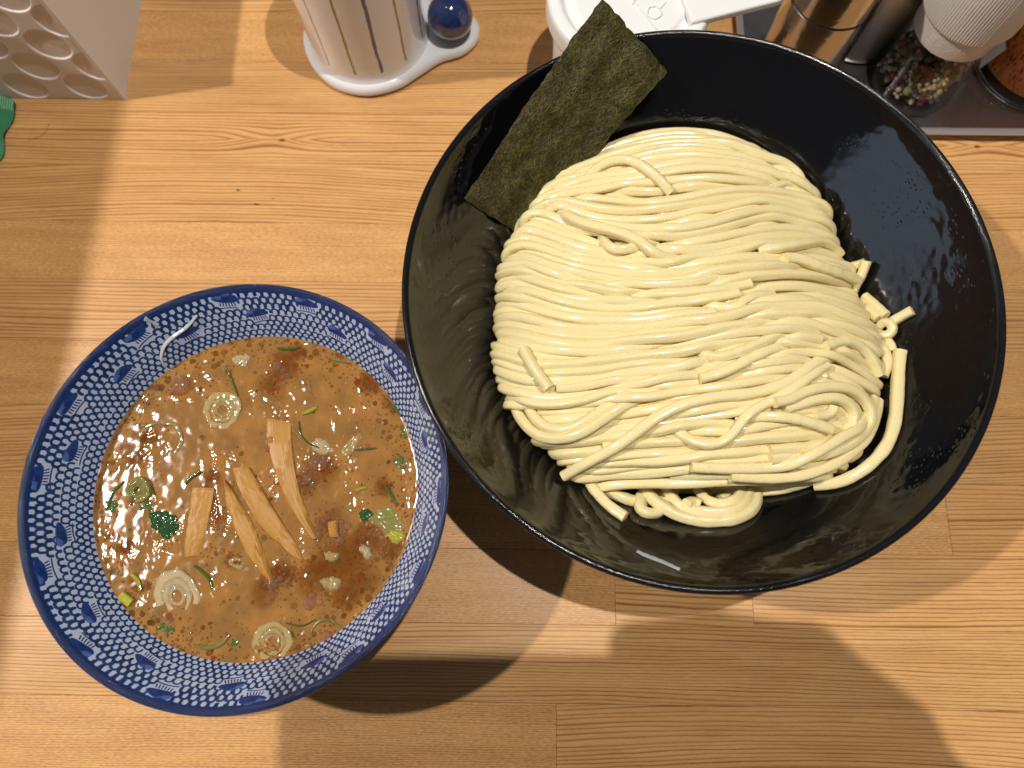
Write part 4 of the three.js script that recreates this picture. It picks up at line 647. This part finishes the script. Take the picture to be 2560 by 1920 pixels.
// ---------------------------------------------------------------- steel tray and what stands on it
const steel = P({ name: 'polished_steel', color: lin(0.62, 0.60, 0.58), metalness: 1, roughness: 0.16, bumpMap: rep(grain, 1, 1), bumpScale: 0.0001 });
{
  const x0 = 0.1255, x1 = 0.46, z1 = -0.2365, z0 = -0.46, R = 0.012, cor = [];
  const tray = thing('steel_tray', 'stainless steel tray with a rolled lip holding the condiments', 'tray', [x0, 0, z1]);
  for (const [cx, cz, a0] of [[x1 - R, z1 - R, 0], [x0 + R, z1 - R, Math.PI / 2], [x0 + R, z0 + R, Math.PI], [x1 - R, z0 + R, Math.PI * 1.5]]) for (let i = 0; i <= 8; i++) { const a = a0 + i / 8 * Math.PI / 2; cor.push([cx + R * Math.cos(a) - x0, cz + R * Math.sin(a) - z1]); }
  const scratched = P({ name: 'brushed_steel', color: lin(0.34, 0.31, 0.30), metalness: 0.95, roughness: 0.34, roughnessMap: canvasTex(1024, 1024, (c, W, H) => { c.fillStyle = 'rgb(190,190,190)'; c.fillRect(0, 0, W, H); for (let i = 0; i < 1400; i++) { c.strokeStyle = rnd() < 0.5 ? 'rgba(255,255,255,0.25)' : 'rgba(90,90,90,0.25)'; c.lineWidth = rr(0.5, 2); const x = rr(0, W), y = rr(0, H), a = rr(-0.6, 0.6); c.beginPath(); c.moveTo(x, y); c.lineTo(x + rr(20, 160) * Math.cos(a), y + rr(20, 160) * Math.sin(a)); c.stroke(); } for (let i = 0; i < 300; i++) { c.fillStyle = 'rgba(255,255,255,0.35)'; c.beginPath(); c.arc(rr(0, W), rr(0, H), rr(1, 7), 0, 7); c.fill(); } }, false) });
  const floor = slab(cor, 0.0016, 0, 0.0012); { const p = floor.attributes.position, uv = floor.attributes.uv; for (let i = 0; i < p.count; i++) uv.setXY(i, p.getX(i) * 4, p.getZ(i) * 4); }
  mesh('tray_floor', floor, scratched, tray);
  const wall = [], n = cor.length, prof = [[0, 0.0004], [0.0004, 0.0065], [0.0012, 0.0082], [0.0028, 0.0086], [0.0040, 0.0078], [0.0043, 0.0062], [0.0034, 0.0060], [0.0022, 0.0066], [0.0012, 0.0060], [0.0010, 0.0004]], pos = [], idx = [];
  for (let i = 0; i <= n; i++) { const [x, z] = cor[i % n], [ax, az] = cor[(i + n - 1) % n], [bx, bz] = cor[(i + 1) % n], tx = bx - ax, tz = bz - az, L = Math.hypot(tx, tz), nx = tz / L, nz = -tx / L; for (const [o, y] of prof) pos.push(x + nx * (o - 0.0012), y, z + nz * (o - 0.0012)); }
  for (let i = 0; i < n; i++) for (let k = 0; k < prof.length - 1; k++) { const a = i * prof.length + k, b = a + prof.length; idx.push(a, b, a + 1, a + 1, b, b + 1); }
  const g = new THREE.BufferGeometry(); g.setAttribute('position', new THREE.Float32BufferAttribute(pos, 3)); g.setIndex(idx); mesh('tray_lip', toCreasedNormals(g, 0.9), P({ name: 'steel_lip', color: lin(0.66, 0.65, 0.65), metalness: 0.75, roughness: 0.3 }), tray);
}
const TF = 0.003;
{
  const can = thing('steel_shaker', 'polished steel shaker with a seamed cap beside the white pot handle', 'shaker', [0.1505, TF, -0.272]);
  mesh('shaker_body', lathe(smoothProfile([[0, 0], [0.0195, 0], [0.0212, 0.0012], [0.0216, 0.003], [0.0216, 0.03], [0.0216, 0.0605]], 40), 80), steel, can);
  mesh('cap', lathe([[0.0212, 0.0600], [0.0209, 0.0606], [0.0209, 0.0612], [0.0213, 0.0618], [0.0212, 0.078], [0.0205, 0.0815], [0.0185, 0.0835], [0.0165, 0.0838], [0.0160, 0.0826], [0, 0.0822]], 72), steel, can);
  const can2 = thing('steel_canister', 'plain dull steel canister behind the polished shaker on the tray', 'canister', [0.1925, TF, -0.3025]);
  mesh('canister_body', lathe(smoothProfile([[0, 0], [0.0208, 0], [0.0226, 0.0014], [0.023, 0.0032], [0.023, 0.04], [0.023, 0.085]], 40), 80), P({ name: 'dull_steel', color: lin(0.36, 0.345, 0.335), metalness: 1, roughness: 0.33 }), can2);
  mesh('lid', lathe([[0.0228, 0.0846], [0.0236, 0.085], [0.0236, 0.096], [0.022, 0.0985], [0, 0.099]], 72), steel, can2);
}
const clearGlass = P({ name: 'clear_glass', color: lin(0.97, 0.98, 0.97), roughness: 0.03, transmission: 1, thickness: 0, ior: 1.5 });
{
  const c = [0.2185, TF, -0.2682];
  const mill = thing('pepper_mill', 'small glass pepper mill with an ivory ribbed cap on the tray', 'pepper mill', c);
  mesh('glass_body', lathe(smoothProfile([[0.0001, 0.0005], [0.019, 0.0004], [0.0212, 0.0012], [0.0220, 0.003], [0.0221, 0.012], [0.0214, 0.028], [0.0200, 0.038], [0.0180, 0.043], [0.0178, 0.046]], 40), 64), clearGlass, mill);
  mesh('glass_base', lathe(smoothProfile([[0.0001, 0.0008], [0.0185, 0.0008], [0.0205, 0.002], [0.0200, 0.0042], [0.015, 0.0036], [0.0001, 0.0032]], 20), 64), clearGlass, mill);
  const ivory = P({ name: 'ivory_plastic', color: lin(0.70, 0.635, 0.565), roughness: 0.38 });
  mesh('collar', lathe(smoothProfile([[0.0186, 0.0425], [0.0204, 0.0428], [0.0207, 0.0440], [0.0207, 0.0560], [0.0204, 0.058]], 14), 72), ivory, mill);
  const N = 108, ribs = [[0.0212, 0.0566], [0.0232, 0.0570], [0.0238, 0.0584], [0.0240, 0.075], [0.0238, 0.092], [0.0225, 0.0945], [0.012, 0.095], [0, 0.095]], g = lathe(ribs, N * 4), a = g.attributes.position;
  for (let i = 0; i < a.count; i++) { const x = a.getX(i), z = a.getZ(i), q = Math.atan2(z, x), r = Math.hypot(x, z); if (r > 0.0225) { const k = 1 + 0.014 * Math.cos(q * N); a.setX(i, x * k); a.setZ(i, z * k); } } g.computeVertexNormals();
  mesh('ribbed_cap', g, ivory, mill);
  // raised lettering around the collar, worn to short strokes
  const marks = [], put = (a, y, pts) => marks.push(sweep(pts.map(([u, v]) => { const q = a + u / 0.0207; return V(0.0208 * Math.sin(q), y + v, 0.0208 * Math.cos(q)); }), roundRing(0.00022, 5)));
  [[-0.95, 0], [-0.70, 1], [-0.48, 2], [-0.14, 3]].forEach(([a, k]) => { const s = 0.0021; [[[[-1, -1], [-1, 0], [-1, 1]], [[-1, 1], [0, 1], [1, 1]], [[1, 1], [1, 0], [1, -1]], [[-1, 0], [0, 0], [1, 0]], [[-1, -1], [0, -1], [1, -1]]], [[[-0.9, 0.9], [0, 0.9], [0.9, 0.9]], [[0, 0.9], [0, 0], [-0.5, -1]], [[-0.6, 0], [0, 0], [0.8, -0.2]]], [[[-0.6, 1], [-0.1, 0.7], [0.4, 0.5]], [[-0.8, 0.2], [-0.2, 0], [0.4, -0.1]], [[-0.5, -0.9], [0.4, -0.5], [1, 0.6]]], [[[-1, -1], [-0.9, 0], [-0.7, 1]], [[-0.7, 1], [-0.3, 0], [0, -0.6]], [[0, -0.6], [0.4, 0.2], [0.7, 1]], [[0.7, 1], [0.9, 0], [1, -1]]]][k].forEach((q) => put(a, 0.0495, q.map(([u, v]) => [u * s, v * s]))); });
  mesh('raised_lettering', mergeGeometries(marks), ivory, mill);
  const geo = new THREE.SphereGeometry(1, 10, 8), ga = geo.attributes.position; for (let i = 0; i < ga.count; i++) { const k = 1 + 0.08 * n3(ga.getX(i) * 3, ga.getY(i) * 3, ga.getZ(i) * 3); ga.setXYZ(i, ga.getX(i) * k, ga.getY(i) * k, ga.getZ(i) * k); } geo.computeVertexNormals();
  const list = []; for (let n = 0; n < 9000 && list.length < 420; n++) { const a = rr(0, 6.28), q = 0.0186 * Math.sqrt(rnd()), y = rr(0.0055, 0.030), r = rnd() < 0.25 ? rr(0.0021, 0.0026) : rr(0.0011, 0.0018), p = V(q * Math.cos(a), y, q * Math.sin(a)); if (y > 0.023 + 0.010 * Math.sin(a + 2.4)) continue; if (q + r > 0.0203 || list.some((o) => o.p.distanceTo(p) < (o.r + r) * 0.86)) continue; list.push({ p, r }); }
  const im = new THREE.InstancedMesh(geo, P({ name: 'peppercorn', color: 0xffffff, roughness: 0.6 }), list.length), M = new THREE.Matrix4(), q = new THREE.Quaternion(), tones = [lin(0.018, 0.016, 0.014), lin(0.03, 0.025, 0.02), lin(0.50, 0.40, 0.25), lin(0.58, 0.48, 0.32), lin(0.33, 0.25, 0.12), lin(0.30, 0.02, 0.03), lin(0.24, 0.22, 0.08)];
  list.forEach((o, i) => { q.setFromEuler(new THREE.Euler(rr(0, 6), rr(0, 6), rr(0, 6))); M.compose(o.p, q, V(o.r, o.r * rr(0.8, 1), o.r)); im.setMatrixAt(i, M); const k = rnd(); im.setColorAt(i, tones[o.r > 0.002 ? (k < 0.4 ? 5 : k < 0.7 ? 6 : 1) : k < 0.24 ? 0 : k < 0.32 ? 1 : k < 0.60 ? 2 : k < 0.85 ? 3 : k < 0.95 ? 4 : 5]); });
  im.name = 'peppercorns'; im.position.set(...c); scene.add(im); tag(im, 'mixed black white and red peppercorns inside the glass mill', 'peppercorns', null, 'stuff');
}
{
  const c = [0.2885, TF, -0.2815], r = 0.0337;
  const jar = thing('spice_jar', 'glass jar of orange chilli powder with a paper tag', 'jar', c);
  mesh('glass_wall', lathe(smoothProfile([[0.0001, 0.0004], [r - 0.003, 0.0004], [r - 0.0006, 0.0014], [r, 0.0035], [r - 0.0004, 0.0058], [r - 0.0014, 0.0068], [r - 0.0012, 0.0085], [r - 0.0012, 0.055], [r - 0.004, 0.06]], 40), 80), clearGlass, jar);
  mesh('glass_base', lathe(smoothProfile([[0.0001, 0.0008], [r - 0.0035, 0.0008], [r - 0.0016, 0.0022], [r - 0.0024, 0.0060], [r - 0.006, 0.0055], [0.0001, 0.005]], 20), 80), clearGlass, jar);
  const spice = canvasTex(1024, 512, (g, W, H) => { g.fillStyle = 'rgb(206,116,38)'; g.fillRect(0, 0, W, H); for (let i = 0; i < 12000; i++) { const k = rnd(); g.fillStyle = k < 0.4 ? `rgba(198,112,36,${rr(0.3, 0.7)})` : k < 0.75 ? `rgba(138,62,16,${rr(0.3, 0.7)})` : k < 0.93 ? `rgba(70,44,14,${rr(0.3, 0.8)})` : `rgba(226,160,84,0.7)`; const s = rr(2, 7); g.fillRect(rr(0, W), rr(0, H), s, s); } });
  const pw = mesh('chilli_powder', lathe(smoothProfile([[0.0001, 0.0062], [r - 0.006, 0.0062], [r - 0.0024, 0.009], [r - 0.0022, 0.012], [r - 0.0022, 0.045], [0.02, 0.047], [0.0001, 0.048]], 30), 80), P({ name: 'chilli_powder', map: rep(spice, 1.5, 0.6), bumpMap: rep(spice, 1.5, 0.6), bumpScale: 0.0008, roughness: 0.95 })); pw.position.set(...c); tag(pw, 'orange chilli powder filling the glass jar', 'spice', null, 'stuff');
  const hit = (x, y, rad) => { const d = rayOf(1880 + x / 3.253, y / 3.253), ox = EYE.x - c[0], oz = EYE.z - c[2], A = d.x * d.x + d.z * d.z, B = 2 * (ox * d.x + oz * d.z), C = ox * ox + oz * oz - rad * rad, q = Math.sqrt(Math.max(0, B * B - 4 * A * C)); return EYE.clone().addScaledVector(d, (-B - q) / (2 * A)); };
  const cor = [[1846, 430, 1895, 300], [1850, 562, 2068, 402], [2052, 255]], TL = [1890, 305], TR = [2052, 240], BL = [1848, 562], BR = [2068, 400], g = new THREE.PlaneGeometry(1, 1, 14, 10), a = g.attributes.position, uv = g.attributes.uv;
  for (let i = 0; i < a.count; i++) { const u = uv.getX(i), v = 1 - uv.getY(i), x = lerp(lerp(TL[0], TR[0], u), lerp(BL[0], BR[0], u), v), y = lerp(lerp(TL[1], TR[1], u), lerp(BL[1], BR[1], u), v), p = hit(x, y, r + 0.0005); a.setXYZ(i, p.x - c[0], p.y - c[1], p.z - c[2]); } g.computeVertexNormals();
  const tagTex = canvasTex(512, 400, (k, W, H) => { k.fillStyle = 'rgb(214,212,214)'; k.fillRect(0, 0, W, H); k.strokeStyle = 'rgb(38,34,36)'; k.lineCap = 'round'; k.lineWidth = 13; for (const s of [[[150, 60], [260, 40], [330, 50]], [[232, 10], [236, 80], [222, 150]], [[226, 70], [180, 110], [120, 140]], [[240, 72], [290, 110], [350, 128]], [[170, 20], [188, 42], [196, 52]], [[300, 8], [286, 28], [274, 44]]]) { k.beginPath(); k.moveTo(...s[0]); k.quadraticCurveTo(...s[1], ...s[2]); k.stroke(); } });
  mesh('paper_tag', g, P({ name: 'paper_tag', map: tagTex, roughness: 0.8 }), jar);
}

// ---------------------------------------------------------------- small things on the counter
{
  const drop = (px, py, s, k) => { const g = new THREE.SphereGeometry(s, 16, 8, 0, 6.2832, 0, Math.PI / 2); g.scale(1.2, 0.45, 0.8); const m = mesh('water_drop', g, P({ name: 'water', color: lin(0.96, 0.97, 0.97), roughness: 0.01, transmission: 1, thickness: 0.001, ior: 1.33 })); const p = PX(px, py, 0.00002); m.position.copy(p); tag(m, k, 'water drop', 'water drops on the counter'); };
  drop(596, 475, 0.0011, 'largest water drop on the bare wood'); drop(640, 510, 0.0009, 'small water drop on the bare wood'); drop(646, 511, 0.0006, 'small water drop on the bare wood'); drop(682, 496, 0.0006, 'small water drop on the bare wood');
  const hair = curve([[122, 308], [119, 322], [105, 338], [84, 347], [70, 350]].map(([x, y]) => PX(x, y, 0.0002)), 0.001);
  tag(mesh('hair', sweep(hair, roundRing(0.00007, 5)), P({ name: 'hair', color: lin(0.05, 0.025, 0.015), roughness: 0.5 })), 'fine dark hair on the counter near the green wrapper', 'hair');
  const film = curve([[1592, 1378], [1620, 1392], [1660, 1408], [1700, 1424]].map(([x, y]) => bowlHit(x, y, 0.0005)), 0.0007);
  tag(mesh('noodle_shred', sweep(film, Array.from({ length: 8 }, (_, k) => { const a = k / 8 * 6.283; return [0.0011 * Math.cos(a), 0.0003 * Math.sin(a)]; }), (u) => 0.6 + 0.4 * Math.sin(Math.PI * u) + 0.16 * n2(u * 14, 3)), P({ name: 'starch', color: lin(0.26, 0.28, 0.30), roughness: 0.3 })), 'pale translucent noodle shred stuck on the wall of the black bowl', 'noodle');
}

// ---------------------------------------------------------------- the phone and the hand that hold the camera: they shade the near part of the counter
{
  const at = (a, b, c) => EYE.clone().addScaledVector(AX.rt, a).addScaledVector(AX.up, b).addScaledVector(AX.fw, -c);
  const rot = new THREE.Matrix4().makeBasis(AX.rt, AX.up, AX.fw.clone().negate());
  const phone = thing('smartphone', 'dark smartphone held level above the bowls to take the picture', 'phone', at(0.0519, -0.015, 0.006).toArray()); phone.quaternion.setFromRotationMatrix(rot);
  const s = new THREE.Shape(), W = 0.0735, H = 0.0358, R = 0.011; s.moveTo(-W + R, -H); s.lineTo(W - R, -H); s.absarc(W - R, -H + R, R, -Math.PI / 2, 0); s.lineTo(W, H - R); s.absarc(W - R, H - R, R, 0, Math.PI / 2); s.lineTo(-W + R, H); s.absarc(-W + R, H - R, R, Math.PI / 2, Math.PI); s.lineTo(-W, -H + R); s.absarc(-W + R, -H + R, R, Math.PI, Math.PI * 1.5);
  const g = new THREE.ExtrudeGeometry(s, { depth: 0.005, bevelEnabled: true, bevelThickness: 0.001, bevelSize: 0.001, bevelOffset: -0.001, bevelSegments: 3 }); g.translate(0, 0, -0.0035);
  mesh('phone_body', g, P({ name: 'phone_shell', color: lin(0.02, 0.02, 0.022), roughness: 0.4 }), phone);
  // hand
  const N = 112, half = 0.19, org = [0.215, -0.13, 0], B = [];
  const cap = (...q) => { for (let i = 0; i + 1 < q.length; i++) B.push([...q[i], ...q[i + 1]]); };
  cap([0.172, -0.022, 0.004, 0.022], [0.188, -0.048, 0.002, 0.025], [0.206, -0.085, -0.004, 0.025], [0.224, -0.13, -0.010, 0.026], [0.254, -0.19, -0.016, 0.031]);
  cap([0.178, -0.008, -0.004, 0.0105], [0.150, 0.018, -0.004, 0.0092], [0.118, 0.026, 0.001, 0.0084], [0.092, 0.0245, 0.004, 0.0076]);
  cap([0.172, -0.018, -0.010, 0.0105], [0.142, -0.004, -0.013, 0.0092], [0.114, 0.004, -0.012, 0.0085], [0.096, 0.006, -0.010, 0.0078]);
  cap([0.170, -0.032, -0.012, 0.0105], [0.140, -0.022, -0.015, 0.0092], [0.114, -0.014, -0.014, 0.0085], [0.098, -0.010, -0.012, 0.0078]);
  cap([0.172, -0.046, -0.010, 0.0095], [0.146, -0.042, -0.014, 0.0083], [0.124, -0.036, -0.013, 0.0075], [0.110, -0.032, -0.011, 0.0068]);
  cap([0.184, -0.052, 0.012, 0.0125], [0.158, -0.050, 0.020, 0.0105], [0.130, -0.040, 0.020, 0.0092], [0.112, -0.032, 0.018, 0.0082]);
  const sd = (p) => { let d = 1; for (const [ax, ay, az, ar, bx, by, bz, br] of B) { const dx = bx - ax, dy = by - ay, dz = bz - az, t = clamp(((p[0] - ax) * dx + (p[1] - ay) * dy + (p[2] - az) * dz) / (dx * dx + dy * dy + dz * dz), 0, 1), e = Math.hypot(p[0] - ax - t * dx, p[1] - ay - t * dy, p[2] - az - t * dz) - lerp(ar, br, t), k = 0.004, h = clamp(0.5 + 0.5 * (d - e) / k, 0, 1); d = lerp(d, e, h) - k * h * (1 - h); } return d; };
  const mc = new MarchingCubes(N, new THREE.MeshStandardMaterial(), false, false, 120000); mc.isolation = 0;
  for (let k = 0; k < N; k++) for (let j = 0; j < N; j++) for (let i = 0; i < N; i++) { const q = (n) => (n - N / 2) / (N / 2) * half; mc.field[i + j * N + k * N * N] = -sd([org[0] + q(i), org[1] + q(j), org[2] + q(k)]); }
  mc.update(); const n = mc.count, hp = new Float32Array(n * 3);
  for (let i = 0; i < n; i++) for (let c = 0; c < 3; c++) hp[i * 3 + c] = mc.positionArray[i * 3 + c] * half;
  const hg = new THREE.BufferGeometry(); hg.setAttribute('position', new THREE.BufferAttribute(hp, 3)); hg.computeVertexNormals();
  const hand = mesh('person', hg, P({ name: 'skin', color: lin(0.48, 0.28, 0.19), roughness: 0.55 })); hand.position.copy(at(...org)); hand.quaternion.setFromRotationMatrix(rot);
  tag(hand, 'hand of a person in a dark sleeve gripping the end of the smartphone', 'person');
  const cuff = sweep(curve([V(0.243, -0.165, -0.013), V(0.254, -0.19, -0.016), V(0.266, -0.215, -0.018), V(0.278, -0.238, -0.02)].map((p) => p.sub(V(...org))), 0.01), roundRing(0.046, 28), (u) => 0.86 + 0.35 * u + 0.03 * Math.sin(u * 40));
  mesh('sleeve', cuff, P({ name: 'dark_cloth', color: lin(0.03, 0.032, 0.04), roughness: 0.9 }), hand);
}

scene.traverse((o) => { if (o.isMesh) o.castShadow = o.receiveShadow = true; });
renderer.render(scene, camera);
